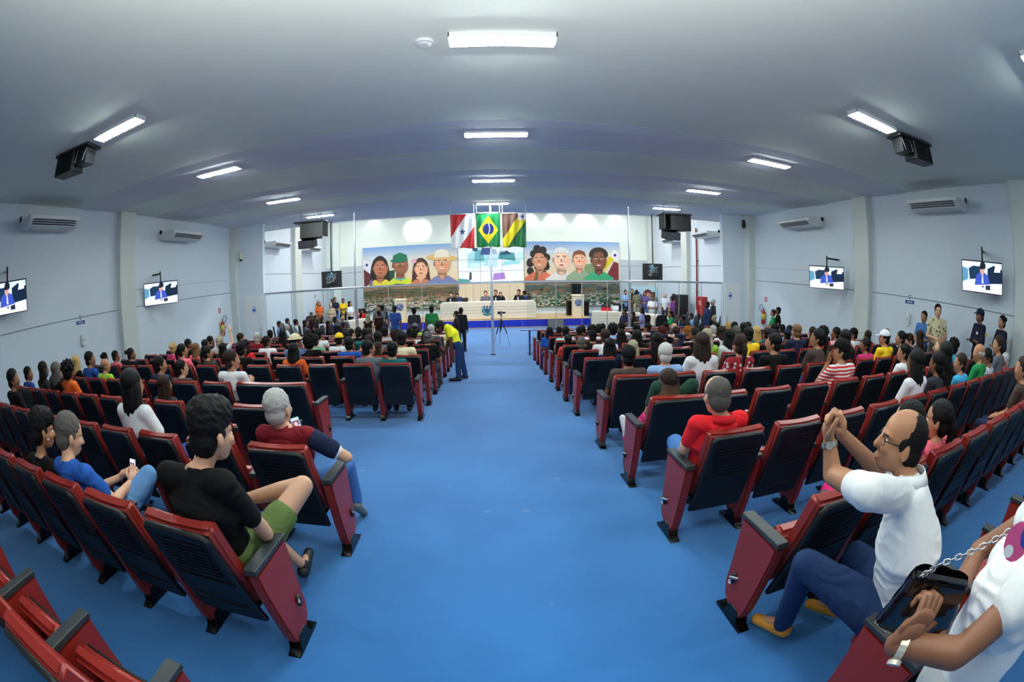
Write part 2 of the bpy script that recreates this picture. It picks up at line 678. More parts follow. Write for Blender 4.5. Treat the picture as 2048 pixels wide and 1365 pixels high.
l = bpy.data.lights.new('camera_flash', 'SPOT')     # the photographer's flash, bounced off the ceiling
l.energy, l.spot_size, l.spot_blend, l.shadow_soft_size, l.color = FLASH, R(150), 1., .06, (1, .98, .94)
lo = bpy.data.objects.new('camera_flash', l)
C.objects.link(lo)
lo.location = (-.05, -.12, 1.98)
lo.rotation_euler = (R(165), 0, 0)
# stage lighting hung above the ceiling edge
for i, (x, e) in enumerate(((-4.35, 520), (-3.8, 520), (2.3, 75), (3.9, 75), (5.7, 75), (-6.7, 22), (-1.3, 75), (7.6, 35), (.6, 55))):
    l = bpy.data.lights.new('wall_washer', 'SPOT')
    l.energy = e
    l.spot_size = R(95)
    l.spot_blend = .6
    l.shadow_soft_size = .08
    l.color = (1, .98, .9)
    lo = bpy.data.objects.new('wall_washer', l)
    C.objects.link(lo)
    lo.location = (x, YB - .5, 5.85)
    lo.rotation_euler = (R(14), 0, 0)
    if i < 2:
        l.spot_size, l.spot_blend = R(25), .9
        lo.location = (x, YB - 2.6, 6.2)
        lo.rotation_euler = (math.atan2(2.6, 6.2 - 4.7), 0, 0)
for i, (x, y, e) in enumerate(((-4.5, 19.3, 250), (0, 19.3, 250), (4.8, 19.3, 250), (-7.5, 22, 140), (7.8, 22, 140))):
    l = bpy.data.lights.new('stage_lamp', 'AREA')
    l.shape = 'RECTANGLE'
    l.size, l.size_y = 1.2, .6
    l.energy = e
    l.color = (1, .98, .93)
    lo = bpy.data.objects.new('stage_lamp', l)
    C.objects.link(lo)
    lo.location = (x, y, 6.3)
# ================================================================ stage
g = G()
g.box((-5.45, YS, ZP), (5.25, YB - .165, ZS - .03))
st = tag(obj('stage_platform', g.mesh(), M_WOOD), 'low wooden stage platform with blue glossy riser below the long desk', 'stage')
for i in range(6):
    x0 = -5.45 + i * 10.7 / 6
    obj('riser_panel', G().box((x0 + .006, YS - .025, ZP + .05), (x0 + 10.7 / 6 - .006, YS, ZS - .03)).mesh(bevel=.003), M_BLUEV, st)
obj('kick_strip', G().box((-5.45, YS - .05, ZP), (5.25, YS, ZP + .05)).mesh(), mat('brown_kick_strip', (150, 120, 105), .6), st)
for i in range(16):
    x0 = -5.45 + i * 10.7 / 16
    obj('floor_board', G().box((x0 + .003, YS - .03, ZS - .03), (x0 + 10.7 / 16 - .003, YB - .18, ZS)).mesh(), M_WOOD2, st)

# long panel desk
t = thing('panel_desk', 'long pale wooden panel desk with blue emblem on the stage', 'desk', (-.05, 22.35, ZS))
W2 = 2.47
g = G()
pts = [(-W2 + .12, 0, .91)] + [(-W2 + .12 - .12 * math.sin(a), 0, .79 + .12 * math.cos(a)) for a in (.5, 1.0, 1.57)] + [(-W2, 0, .03), (W2, 0, .03)] + [(W2 - .12 + .12 * math.sin(a), 0, .79 + .12 * math.cos(a)) for a in (1.57, 1.0, .5)] + [(W2 - .12, 0, .91)]
g.prism(pts, (0, .06, 0))
obj('front_board', g.mesh(bevel=.01), M_WOOD, t)
for z in (.34, .5, .64):
    obj('groove_strip', G().box((-W2 + .01, -.004, z), (W2 - .01, 0, z + .012)).mesh(), mat('laminate_shadow_gap', (168, 152, 128), .7), t)
obj('desk_top', G().box((-W2 + .1, .02, .88), (W2 - .1, .75, .92)).mesh(bevel=.008), mat('cream_desk_top', (228, 218, 200), .4), t)
for s_ in (-1, 1): obj('side_board', G().box((s_ * (W2 - .06) - .03, .06, .0), (s_ * (W2 - .06) + .03, .72, .88)).mesh(), M_WOOD, t)


def emblem(par, x, y, z, s, mt, mt2):
    """town crest of the desk: castle-like crown over a shield with side supporters and ribbon"""
    g = G()
    def pl(pts): g.prism([(x + p[0] * s, y, z + p[1] * s) for p in pts], (0, -.012, 0))
    pl([(-.34, .18), (-.3, -.2), (0, -.42), (.3, -.2), (.34, .18)])
    for k in (-.3, 0, .3): pl([(k - .09, .2), (k - .09, .46), (k - .04, .46), (k, .52), (k + .04, .46), (k + .09, .46), (k + .09, .2)])
    for k in (-1, 1):
        pl([(k * .38, .1), (k * .52, .4), (k * .5, .05), (k * .6, -.05), (k * .46, -.26), (k * .36, -.2)][::k])
    pl([(-.5, -.36), (-.3, -.3), (0, -.46), (.3, -.3), (.5, -.36), (.3, -.5), (0, -.6), (-.3, -.5)])
    obj('emblem', g.mesh(), mt, par)
    g = G()
    def pl2(pts): g.prism([(x + p[0] * s, y - .012, z + p[1] * s) for p in pts], (0, -.006, 0))
    pl2([(-.2, .1), (-.02, .1), (-.02, -.08), (-.2, -.08)])
    pl2([(.02, -.1), (.2, -.1), (.14, -.2), (.02, -.28)])
    for k in (-.3, 0, .3): pl2([(k - .03, .24), (k - .03, .34), (k + .03, .34), (k + .03, .24)])
    obj('emblem_inlay', g.mesh(), mt2, par)


M_EMB = mat('emblem_blue', (22, 66, 140), .4)
M_EMB2 = mat('emblem_teal', (36, 110, 120), .4)
emblem(t, -.05, -.002, .48, .5, M_EMB2, mat('emblem_navy', (14, 40, 110), .4))

for k, (x, lab) in enumerate(((-4.72, 'pale wooden lectern with blue emblem at the left end of the stage'), (4.72, 'pale wooden lectern with blue emblem at the right end of the stage'))):
    t = thing('lectern', lab, 'lectern', (x, 22.75, ZS), group='stage lecterns')
    obj('body', G().box((-.3, 0, .0), (.3, .38, 1.1)).mesh(bevel=.008), M_WOOD, t)
    obj('top', G().prism([(-.33, -.03, 1.1), (-.33, .42, 1.1), (-.33, .42, 1.19), (-.33, -.03, 1.14)], (.66, 0, 0)).mesh(bevel=.006), M_WOOD, t)
    for z in (.25, .55, .85): obj('groove_strip', G().box((-.295, -.003, z), (.295, 0, z + .006)).mesh(), MATS['laminate_shadow_gap'], t)
    emblem(t, 0, -.002, .78, .34, M_EMB, mat('emblem_white', (210, 220, 230), .4))
    g = G().tube([(.05, .2, 1.15), (.05, .16, 1.35), (.05, .1, 1.42)], .006).ell((.05, .07, 1.45), (.015, .03, .015))
    obj('microphone', g.mesh(smooth=True), M_BLACK, t)

# wooden wall panel under the video wall
t = thing('wood_wall_panel', 'pale vertical wood panelling behind the panel desk', 'panel', (.16, YB - .16, ZS))
for i in range(9):
    x0 = -1.88 + i * 3.76 / 9
    obj('panel', G().box((x0 + .005, -.04, .1), (x0 + 3.76 / 9 - .005, -.001, 1.86)).mesh(bevel=.004), M_WOOD, t)
tag(obj('ledge_shelf', G().box((-8.6, YB - .32, ZS), (8.4, YB - .17, ZS + .14)).mesh(bevel=.01), M_WHITE), 'long white ledge at the foot of the murals', 'ledge')

# video wall of 3 x 3 screens
t = thing('video_wall', 'bright video wall of nine joined screens behind the desk', 'screen', (.16, YB - .2, 1.45))
def screen_art(P, W_, H_, big):
    P.rect(-W_ / 2, -H_ / 2, W_ / 2, H_ / 2, (226, 236, 250), (205, 222, 245))
    f = lambda pts, c: P.poly([(x * W_, y * H_) for x, y in pts], c)
    if big:
        f([(-.35, -.05), (-.05, -.02), (0, .4), (-.2, .5), (-.36, .3)], (150, 205, 215))
        f([(-.26, .12), (-.1, .12), (-.12, .42), (-.24, .42)], (90, 165, 180))
        f([(-.16, .3), (.02, .3), (.0, .5), (-.14, .5)], (40, 70, 130))
        f([(.1, .18), (.38, .1), (.36, .34), (.14, .4)], (60, 140, 150))
        f([(.12, .28), (.24, .42), (.32, .3)], (30, 60, 90))
        f([(-.05, -.1), (.1, -.05), (.12, .3), (.0, .32)], (176, 212, 232))
        f([(-.5, .1), (-.4, .12), (-.38, .5), (-.5, .5)], (214, 226, 240))
        f([(-.34, .05), (-.08, .08), (-.12, -.06), (-.3, -.1)], (190, 224, 232))
        f([(-.02, .32), (.1, .3), (.08, .46), (.0, .47)], (150, 170, 190))
        f([(.16, -.02), (.44, .02), (.46, .12), (.2, .1)], (140, 206, 214))
        f([(.38, .14), (.5, .1), (.5, .38), (.4, .36)], (176, 220, 226))
        f([(-.2, -.3), (.0, -.28), (.0, -.12), (-.18, -.14)], (236, 240, 250))
        f([(-.34, -.42), (-.3, -.4), (-.3, -.2), (-.33, -.18)], (40, 60, 70))
        f([(.02, -.44), (.22, -.4), (.2, -.22), (.04, -.24)], (160, 120, 200))
        f([(-.5, -.5), (-.3, -.5), (-.34, -.4), (-.5, -.36)], (60, 150, 150))
        f([(-.28, .5), (-.2, .5), (-.2, .4), (-.28, .42)], (30, 60, 90))
        f([(.2, .45), (.5, .4), (.5, .5), (.2, .5)], (200, 215, 235))
        return
    f([(-.5, .1), (-.2, .12), (-.05, .5), (-.5, .5)], (225, 230, 240))
    f([(-.5, -.2), (-.36, -.1), (-.36, .25), (-.5, .3)], (90, 150, 185))
    f([(-.32, -.1), (-.05, -.05), (0, .34), (-.22, .36), (-.34, .26)], (20, 52, 84))
    f([(.12, -.2), (.5, -.14), (.5, .3), (.3, .42), (.14, .3)], (10, 34, 62))
    f([(.3, .2), (.46, .22), (.46, .44), (.34, .46)], (226, 232, 240))
    P.ell(.02 * W_, .38 * H_, .07 * W_, .14 * H_, (18, 24, 44))
    f([(-.2, -.32), (.22, -.32), (.14, .08), (.06, .16), (-.06, .16), (-.16, .04)], (58, 84, 190))
    P.ell(0, .22 * H_, .055 * W_, .14 * H_, (205, 160, 150))
    P.ell(-.01 * W_, .33 * H_, .06 * W_, .07 * H_, (22, 20, 34))
    f([(-.02, -.2), (.03, -.2), (.02, .08), (-.01, .08)], (200, 215, 240))
    f([(-.5, -.5), (.5, -.5), (.5, -.16), (-.2, -.28), (-.5, -.26)], (240, 240, 250))
    f([(.08, -.4), (.2, -.4), (.2, -.24), (.08, -.26)], (34, 44, 70))
    f([(-.02, -.34), (.04, -.34), (.04, -.27), (-.02, -.27)], (120, 130, 160))
P = Print()
screen_art(P, 3.72, 2.0, True)
o = P.build('picture', (0, -.03, 1.0), (1, 0, 0), (0, 0, 1), M_WALLSCREEN, t)
M_BEZ = mat('screen_bezel', (30, 32, 38), .4)
for i in range(3):
    for j in range(3):
        x0, z0 = -1.86 + i * 1.24, j * .667
        g = G().box((x0, -.028, z0), (x0 + 1.24, .06, z0 + .667))
        obj('screen_module', g.mesh(), M_BEZ, t)
g = G()
for i in (1, 2): g.box((-1.86 + i * 1.24 - .008, -.05, 0), (-1.86 + i * 1.24 + .008, -.03, 2))
for j in (1, 2): g.box((-1.86, -.05, j * .667 - .008), (1.86, -.03, j * .667 + .008))
obj('bezel_grid', g.mesh(), M_BEZ, t)


# murals ------------------------------------------------------------------
def strands(P, x, y, s, hair):
    for k in range(9):
        q = (k - 4) / 4
        c_ = tuple(min(255, int(c * (1.5 if k % 2 else .7)) + (8 if k % 2 else 0)) for c in hair)
        P.poly([(x + q * .3 * s, y + .46 * s - .12 * s * q * q), (x + q * .3 * s + .03 * s, y + .46 * s - .12 * s * q * q), (x + q * .38 * s, y + .3 * s - .1 * q * q * s)], c_, lift=k == 0)


def face(P, x, y, s, skin, hair, style, shirt, extra=None, dark=None, grin=False):
    """plain generic portrait bust, s = head height"""
    d = dark or tuple(int(c * .72) for c in skin)
    if style == 'long':
        P.ell(x, y - .12 * s, .5 * s, .78 * s, hair)
        P.poly([(x - .5 * s, y), (x + .5 * s, y), (x + .62 * s, y - 1.2 * s), (x - .62 * s, y - 1.2 * s)], hair)
    if style == 'bigcurl':
        random.seed(int(s * 1000))
        for a in range(26):
            P.ell(x + .52 * s * math.cos(a * .9) * (0.6 + .5 * random.random()), y + (.15 if a % 3 else -.35) * s + .5 * s * math.sin(a * .9), .2 * s, .22 * s, hair, 9)
    P.poly([(x - .2 * s, y - .3 * s), (x + .2 * s, y - .3 * s), (x + .24 * s, y - .75 * s), (x - .24 * s, y - .75 * s)], d)
    P.poly([(x - .85 * s, y - 1.35 * s), (x + .85 * s, y - 1.35 * s), (x + .8 * s, y - .95 * s), (x + .3 * s, y - .62 * s), (x, y - .82 * s), (x - .3 * s, y - .62 * s), (x - .8 * s, y - .95 * s)], shirt)
    P.poly([(x - .16 * s, y - .6 * s), (x + .16 * s, y - .6 * s), (x, y - .86 * s)], skin)
    if style in ('short', 'curl', 'cap', 'hat'):
        P.ell(x, y + .2 * s, .41 * s, .4 * s, hair)
    for k in (-1, 1): P.ell(x + k * .37 * s, y - .02 * s, .07 * s, .12 * s, d)
    P.ell(x, y, .36 * s, .5 * s, skin)
    lt = tuple(min(255, int(c * 1.1)) for c in skin)
    for q in range(5): P.ell(x + (.1 - .05 * q) * s, y - .03 * s, (.34 - .035 * q) * s, (.47 - .05 * q) * s, tuple(int(a_ + (b_ - a_) * q / 4) for a_, b_ in zip(skin, lt)))
    P.ell(x + .2 * s, y - .1 * s, .13 * s, .1 * s, tuple(min(255, int(c * m_)) for c, m_ in zip(skin, (1.08, .94, .9))))
    P.ell(x - .18 * s, y - .1 * s, .1 * s, .08 * s, tuple(min(255, int(c * m_)) for c, m_ in zip(skin, (1.1, 1.0, .96))))
    P.ell(x, y - .4 * s, .16 * s, .06 * s, d)
    P.ell(x, y - .38 * s, .15 * s, .06 * s, skin)
    if style == 'curl':
        for a in range(14): P.ell(x + .4 * s * math.cos(a * .26 - .1), y + .28 * s + .28 * s * math.sin(a * .26 - .1), .12 * s, .12 * s, hair, 8)
    elif style == 'short':
        P.poly([(x - .36 * s, y + .2 * s), (x - .2 * s, y + .34 * s), (x + .2 * s, y + .34 * s), (x + .36 * s, y + .2 * s), (x + .34 * s, y + .5 * s), (x, y + .62 * s), (x - .34 * s, y + .5 * s)], hair)
    elif style == 'long' or style == 'bigcurl':
        P.poly([(x - .38 * s, y + .05 * s), (x - .2 * s, y + .36 * s), (x, y + .42 * s), (x + .2 * s, y + .36 * s), (x + .38 * s, y + .05 * s), (x + .4 * s, y + .4 * s), (x, y + .64 * s), (x - .4 * s, y + .4 * s)], hair)
    elif style == 'cap':
        P.poly([(x - .4 * s, y + .2 * s), (x + .42 * s, y + .2 * s), (x + .36 * s, y + .52 * s), (x, y + .66 * s), (x - .36 * s, y + .52 * s)], extra)
        P.ell(x - .12 * s, y + .24 * s, .4 * s, .1 * s, extra)
    elif style == 'hat':
        P.ell(x, y + .28 * s, .8 * s, .16 * s, (216, 176, 112), rot=-.08)
        P.poly([(x - .4 * s, y + .3 * s), (x + .4 * s, y + .3 * s), (x + .32 * s, y + .64 * s), (x, y + .72 * s), (x - .32 * s, y + .64 * s)], (226, 216, 196))
    if style in ('long', 'short', 'curl'): strands(P, x, y, s, hair)
    for k in (-1, 1):
        P.poly([(x + k * .24 * s, y + .13 * s), (x + k * .06 * s, y + .15 * s), (x + k * .06 * s, y + .18 * s), (x + k * .24 * s, y + .17 * s)][::-k], (40, 28, 24))
        P.ell(x + k * .15 * s, y + .06 * s, .065 * s, .03 * s, (236, 230, 224), 10)
        P.ell(x + k * .15 * s, y + .06 * s, .028 * s, .03 * s, (30, 20, 18), 8)
    P.poly([(x - .07 * s, y - .12 * s), (x + .07 * s, y - .12 * s), (x + .02 * s, y + .06 * s), (x - .02 * s, y + .06 * s)], d)
    if grin:
        P.ell(x, y - .26 * s, .15 * s, .08 * s, (150, 60, 56), a0=180, a1=360)
        P.ell(x, y - .26 * s, .12 * s, .045 * s, (244, 240, 236), a0=180, a1=360)
    else:
        P.ell(x, y - .27 * s, .13 * s, .035 * s, (160, 76, 70), 12)


def landscape(P, x0, x1, y0, y1, warm, seed):
    rnd = random.Random(seed)
    h = y1 - y0
    P.rect(x0, y0, x1, y1, (150, 146, 134), (150, 116, 84) if warm else (120, 112, 96))
    pts = [(x0, y1 - .1 * h)]
    n = 14
    for i in range(n + 1):
        pts.append((x0 + (x1 - x0) * i / n, y1 - (.02 + .14 * rnd.random()) * h))
    P.poly([(x0, y0 + .55 * h)] + pts + [(x1, y0 + .55 * h)], (92, 84, 56) if warm else (70, 84, 78))
    for i in range(50):
        P.ell(x0 + (x1 - x0) * (.03 + .94 * rnd.random()), y0 + h * (.55 + .3 * rnd.random()), .1 + .2 * rnd.random(), .03 + .05 * rnd.random(), rnd.choice([(78, 88, 50), (110, 92, 60), (60, 78, 56), (130, 84, 54)]), 8, lift=i % 8 == 0)
    for i in range(1100):
        yy = rnd.random() ** 1.2
        s = .03 + .06 * (1 - yy)
        xx = x0 + .05 + (x1 - x0 - .15) * rnd.random()
        y = y0 + h * (.02 + .62 * yy)
        if rnd.random() < (.2 if warm else .34):
            c = rnd.choice([(34, 92, 62), (48, 100, 60), (60, 84, 56)])
            P.ell(min(max(xx, x0 + .15), x1 - .15), y + .02, s * 2, s * .8, c, 7, lift=i % 60 == 0)
        else:
            near = yy < .5
            c = rnd.choice([(222, 216, 208), (196, 190, 184), (238, 234, 230), (160, 152, 150), (206, 150, 116), (120, 130, 150)] if near else [(214, 130, 84), (196, 140, 104), (206, 176, 150), (170, 120, 90)] if warm else [(196, 160, 140), (180, 170, 160), (206, 190, 176), (150, 120, 104)])
            P.rect(xx, y, xx + s * (1 + rnd.random()), y + s * .7, c, lift=i % 60 == 0)


def mural(name, label, x0, x1, z0, z1, left):
    P = Print()
    W_, H_ = x1 - x0, z1 - z0
    P.rect(0, 0, W_, H_, (226, 200, 150))
    P.poly([(0, H_ * .4), (W_, H_ * .4), (W_, H_ * .8), (0, H_ * .8)], None, [(224, 190, 138), (234, 206, 156), (214, 212, 196), (196, 204, 206)])
    P.poly([(0, H_ * .8), (W_, H_ * .8), (W_, H_), (0, H_)], None, [(196, 204, 206), (214, 212, 196), (120, 162, 208), (104, 150, 204)], lift=False)
    for a, b_, c_ in ((.2, .84, (198, 206, 214)), (.55, .9, (170, 190, 214)), (.8, .8, (226, 214, 190))):
        P.ell(a * W_, b_ * H_, .9, .07, c_, 14)
    hs = 1.14
    if left:
        P.poly([(.06, 1.5), (.5, 1.3), (.8, 1.3), (.8, 2.6), (.4, 2.8), (.06, 3.0)], (92, 40, 48))
        P.poly([(.06, 2.5), (.45, 2.2), (.55, 2.8), (.06, 3.1)], (214, 216, 220))
        P.ell(.25, 2.74, .09, .09, (40, 50, 120), 6)
        P.poly([(1.3, 1.5), (1.9, 1.6), (1.95, 2.35), (1.4, 2.3)], (30, 70, 48))
        face(P, 1.06, 2.52, hs * .95, (176, 112, 80), (30, 22, 20), 'long', (224, 208, 60))
        P.poly([(.3, 1.3), (.55, 1.3), (.62, 1.9), (.42, 1.8)], (120, 96, 150))
        face(P, 2.28, 2.62, hs * .98, (142, 92, 66), (24, 18, 16), 'cap', (206, 214, 56), (20, 110, 78))
        P.ell(2.28, 1.86, .36, .11, (96, 190, 170))
        P.ell(2.28, 1.92, .27, .09, (142, 92, 66))
        face(P, 3.5, 2.36, hs * .84, (222, 168, 134), (74, 42, 30), 'long', (196, 120, 88))
        P.ell(3.13, 2.82, .15, .13, (222, 160, 180), 8)
        P.ell(3.52, 1.86, .3, .1, (224, 170, 136), rot=.1)
        face(P, 4.74, 2.62, hs, (206, 150, 116), (120, 100, 90), 'hat', (116, 124, 170), grin=True)
        landscape(P, .02, W_ - .02, .0, 1.38, True, 6)
        P.poly([(1.5, 1.38), (2.0, 1.56), (2.5, 1.52), (3.1, 1.38)], (92, 64, 50))
    else:
        P.poly([(4.7, 1.5), (5.6, 1.3), (5.6, 2.5), (5.3, 2.6)], (120, 40, 50))
        P.poly([(4.7, 2.0), (5.3, 2.7), (5.3, 3.2), (4.7, 2.5)], (222, 196, 40))
        P.poly([(5.1, 2.9), (5.55, 2.6), (5.55, 3.2), (5.3, 3.3)], (226, 226, 232))
        P.ell(5.38, 2.98, .1, .1, (40, 50, 120), 6)
        P.poly([(3.5, 1.5), (4.1, 1.5), (4.1, 2.5), (3.5, 2.4)], (120, 150, 104))
        face(P, .86, 2.66, hs * .92, (198, 138, 104), (34, 24, 24), 'bigcurl', (206, 108, 80), grin=True)
        P.poly([(.5, 1.38), (.72, 1.38), (.8, 2.0), (.66, 2.0)], (96, 92, 50))
        face(P, 2.14, 2.7, hs * 1.04, (226, 186, 160), (214, 214, 214), 'short', (214, 214, 210))
        face(P, 3.2, 2.66, hs * .86, (226, 168, 136), (120, 70, 44), 'short', (142, 164, 136), grin=True)
        face(P, 4.36, 2.68, hs * .98, (122, 76, 54), (46, 30, 24), 'curl', (52, 164, 112), grin=True)
        landscape(P, .02, W_ - .02, .0, 1.36, False, 10)
        P.poly([(.02, 1.36), (W_ - .02, 1.36), (W_ - .02, 1.44), (.02, 1.5)], (110, 84, 66))
    t = thing(name, label, 'mural', (x0, YB - .17, z0), group='wall murals')
    obj('backing_board', G().box((0, -.03, 0), (W_, -.001, H_)).mesh(bevel=.004), mat('mural_edge', (200, 190, 170), .6), t)
    P.build('printed_picture', (0, -.031, 0), (1, 0, 0), (0, 0, 1), M_PRINT, t, step=.0004)
    return t


mural('portrait_mural', 'large printed mural left of the screens: four portraits above a hillside town', -7.38, -1.74, .02, 3.77, True)
mural('portrait_mural', 'large printed mural right of the screens: four smiling portraits above a green valley', 2.06, 7.72, .02, 3.77, False)

# side banner with a woman's face, on the right wall behind the pit
t = thing('side_banner', 'pale blue banner with a red-haired portrait on the right rear wall', 'banner', (8.02, 24.6, -.75))
P = Print()
P.rect(0, 0, 1.95, 1.95, (176, 214, 232), (196, 226, 240))
for k in range(6): P.ell(.25 + k * .13, 1.5 - (k % 2) * .12, .055, .1, (36, 52, 140), 9)
P.ell(.75, 1.25, .3, .03, (36, 52, 140), 10, rot=.2)
face(P, 1.35, 1.25, .75, (214, 150, 130), (110, 24, 40), 'long', (236, 236, 240))
obj('backing_board', G().box((0, 0, 0), (1.95, .03, 1.95)).mesh(), MATS['mural_edge'], t)
P.build('printed_picture', (0, -.002, 0), (1, 0, 0), (0, 0, 1), M_PRINT, t)

# flags ------------------------------------------------------------------
def flag(name, label, x, art, z1=3.875):
    W_, H_ = .795, 1.125
    t = thing(name, label, 'flag', (x, 14.28, z1), group='hanging flags')
    nx, nz = 24, 30
    g = G()
    v, f, cols = [], [], []
    for j in range(nz + 1):
        for i in range(nx + 1):
            u, w_ = i / nx, j / nz
            y = .035 * w_ ** .5 * math.sin(u * 19 + 2 * w_ + x) + .02 * math.sin(u * 7 + 5 * w_)
            v.append(((u - .5) * W_ * (1 - .05 * w_), y, -w_ * H_ - .02 * math.sin(u * 9) * w_))
            cols.append(None)
    for j in range(nz):
        for i in range(nx):
            f.append((j * (nx + 1) + i, j * (nx + 1) + i + 1, (j + 1) * (nx + 1) + i + 1, (j + 1) * (nx + 1) + i))
    me = bpy.data.meshes.new('cloth')
    me.from_pydata(v, [], f)
    me.update()
    smoothed(me)
    mt = bpy.data.materials.new(name + '_cloth')
    mt.use_nodes = True
    n_ = mt.node_tree
    art(n_, n_.nodes['Principled BSDF'])
    n_.nodes['Principled BSDF'].inputs['Roughness'].default_value = .45
    uv = me.uv_layers.new(name='UVMap')
    for lp in me.loops:
        i, j = lp.vertex_index % (nx + 1), lp.vertex_index // (nx + 1)
        uv.data[lp.index].uv = (i / nx, 1 - j / nz)
    c_ = obj('cloth', me, mt, t)
    sd = c_.modifiers.new('thick', 'SOLIDIFY')
    sd.thickness = .002
    obj('top_rod', G().cyl((-.41, 0, .01), (.41, 0, .01), .012, n=8).mesh(smooth=True), M_WHITE, t)
    g = G()
    for s_ in (-.38, .38): g.cyl((s_, 0, .01), (s_, 0, H - z1 - .0), .006, n=6)
    obj('hanging_cord', g.mesh(), M_WHITE, t)
    return t


class N:
    """small helper for shader maths over flag coordinates"""
    def __init__(s, nt):
        s.nt = nt
        tc = nt.nodes.new('ShaderNodeTexCoord')
        sp = nt.nodes.new('ShaderNodeSeparateXYZ')
        nt.links.new(tc.outputs['UV'], sp.inputs[0])
        s.x, s.y = sp.outputs[0], sp.outputs[1]

    def m(s, op, a, b=0.):
        n = s.nt.nodes.new('ShaderNodeMath')
        n.operation = op
        for i, q in enumerate((a, b)):
            if isinstance(q, (int, float)): n.inputs[i].default_value = q
            else: s.nt.links.new(q, n.inputs[i])
        return n.outputs[0]

    def mix(s, fac, a, b):
        n = s.nt.nodes.new('ShaderNodeMix')
        n.data_type = 'RGBA'
        s.nt.links.new(fac, n.inputs[0])
        for i, q in ((6, a), (7, b)):
            if isinstance(q, tuple): n.inputs[i].default_value = (*lin(q), 1)
            else: s.nt.links.new(q, n.inputs[i])
        return n.outputs[2]

    def star(s, cx, cy, rr, asp, rot=0.):
        dx = s.m('SUBTRACT', s.x, cx)
        dy = s.m('MULTIPLY', s.m('SUBTRACT', s.y, cy), asp)
        ang = s.m('ADD', s.m('ARCTAN2', dx, dy), rot)
        rad = s.m('SQRT', s.m('ADD', s.m('MULTIPLY', dx, dx), s.m('MULTIPLY', dy, dy)))
        a = s.m('ABSOLUTE', s.m('SUBTRACT', s.m('MODULO', s.m('ADD', ang, 20 * math.pi / 5 + math.pi / 5), 2 * math.pi / 5), math.pi / 5))
        # straight star edge from tip to notch
        num = .363
        den = s.m('ADD', s.m('MULTIPLY', s.m('SINE', a), .951), s.m('MULTIPLY', s.m('COSINE', a), .309 + .0))
        lim = s.m('DIVIDE', rr * .309, s.m('SUBTRACT', den, s.m('MULTIPLY', s.m('COSINE', a), .0)))
        return s.m('LESS_THAN', rad, lim)


def art_red(nt, b):
    n = N(nt)
    d = n.m('SUBTRACT', n.m('ADD', n.m('MULTIPLY', n.x, 1.0), n.m('MULTIPLY', n.y, -1.0)), 0.)
    band = n.m('LESS_THAN', n.m('ABSOLUTE', n.m('SUBTRACT', n.m('ADD', d, 0.0), 0.02)), .34)
    c = n.mix(band, (200, 24, 34), (232, 234, 238))
    c = n.mix(n.star(.5, .47, .16, 1.4), c, (30, 48, 130))
    nt.links.new(c, b.inputs['Base Color'])


def art_green(nt, b):
    n = N(nt)
    dx, dy = n.m('ABSOLUTE', n.m('SUBTRACT', n.x, .5)), n.m('ABSOLUTE', n.m('SUBTRACT', n.y, .5))
    rh = n.m('LESS_THAN', n.m('ADD', n.m('DIVIDE', dx, .42), n.m('DIVIDE', dy, .42)), 1.)
    c = n.mix(rh, (0, 124, 66), (250, 222, 20))
    dx2, dy2 = n.m('SUBTRACT', n.x, .5), n.m('MULTIPLY', n.m('SUBTRACT', n.y, .52), 1.41)
    rad = n.m('SQRT', n.m('ADD', n.m('MULTIPLY', dx2, dx2), n.m('MULTIPLY', dy2, dy2)))
    c = n.mix(n.m('LESS_THAN', rad, .235), c, (30, 40, 140))
    ex = n.m('SUBTRACT', n.x, .12)
    r2 = n.m('SQRT', n.m('ADD', n.m('MULTIPLY', ex, ex), n.m('MULTIPLY', dy2, dy2)))
    arc = n.m('MULTIPLY', n.m('LESS_THAN', n.m('ABSOLUTE', n.m('SUBTRACT', r2, .44)), .022), n.m('LESS_THAN', rad, .235))
    c = n.mix(arc, c, (236, 240, 240))
    vor = nt.nodes.new('ShaderNodeTexVoronoi')
    vor.inputs['Scale'].default_value = 18
    tc = nt.nodes.new('ShaderNodeTexCoord')
    nt.links.new(tc.outputs['UV'], vor.inputs['Vector'])
    stars = n.m('MULTIPLY', n.m('LESS_THAN', vor.outputs['Distance'], .13), n.m('MULTIPLY', n.m('LESS_THAN', rad, .2), n.m('LESS_THAN', n.y, .53)))
    c = n.mix(stars, c, (230, 234, 240))
    nt.links.new(c, b.inputs['Base Color'])


def art_third(nt, b):
    n = N(nt)
    d = n.m('SUBTRACT', n.y, n.x)
    c = n.mix(n.m('GREATER_THAN', d, .18), (0, 110, 56), (250, 224, 20))
    c = n.mix(n.m('LESS_THAN', d, -.2), (250, 224, 20), (0, 110, 56))
    c = n.mix(n.m('GREATER_THAN', d, .24), c, (96, 62, 52))
    w_ = n.m('MULTIPLY', n.m('GREATER_THAN', n.x, .66), n.m('GREATER_THAN', n.y, .8))
    c = n.mix(w_, c, (232, 232, 236))
    c = n.mix(n.star(.84, .9, .1, 1.4), c, (40, 40, 130))
    nt.links.new(c, b.inputs['Base Color'])


flag('hanging_flag', 'red flag with white diagonal band and blue star, hung from the ceiling', -.82, art_red)
flag('hanging_flag', 'green flag with yellow rhombus and blue starry disc, hung from the ceiling', .02, art_green, 3.9)
flag('hanging_flag', 'brown, yellow and green diagonal flag with small star, hung from the ceiling', .87, art_third)

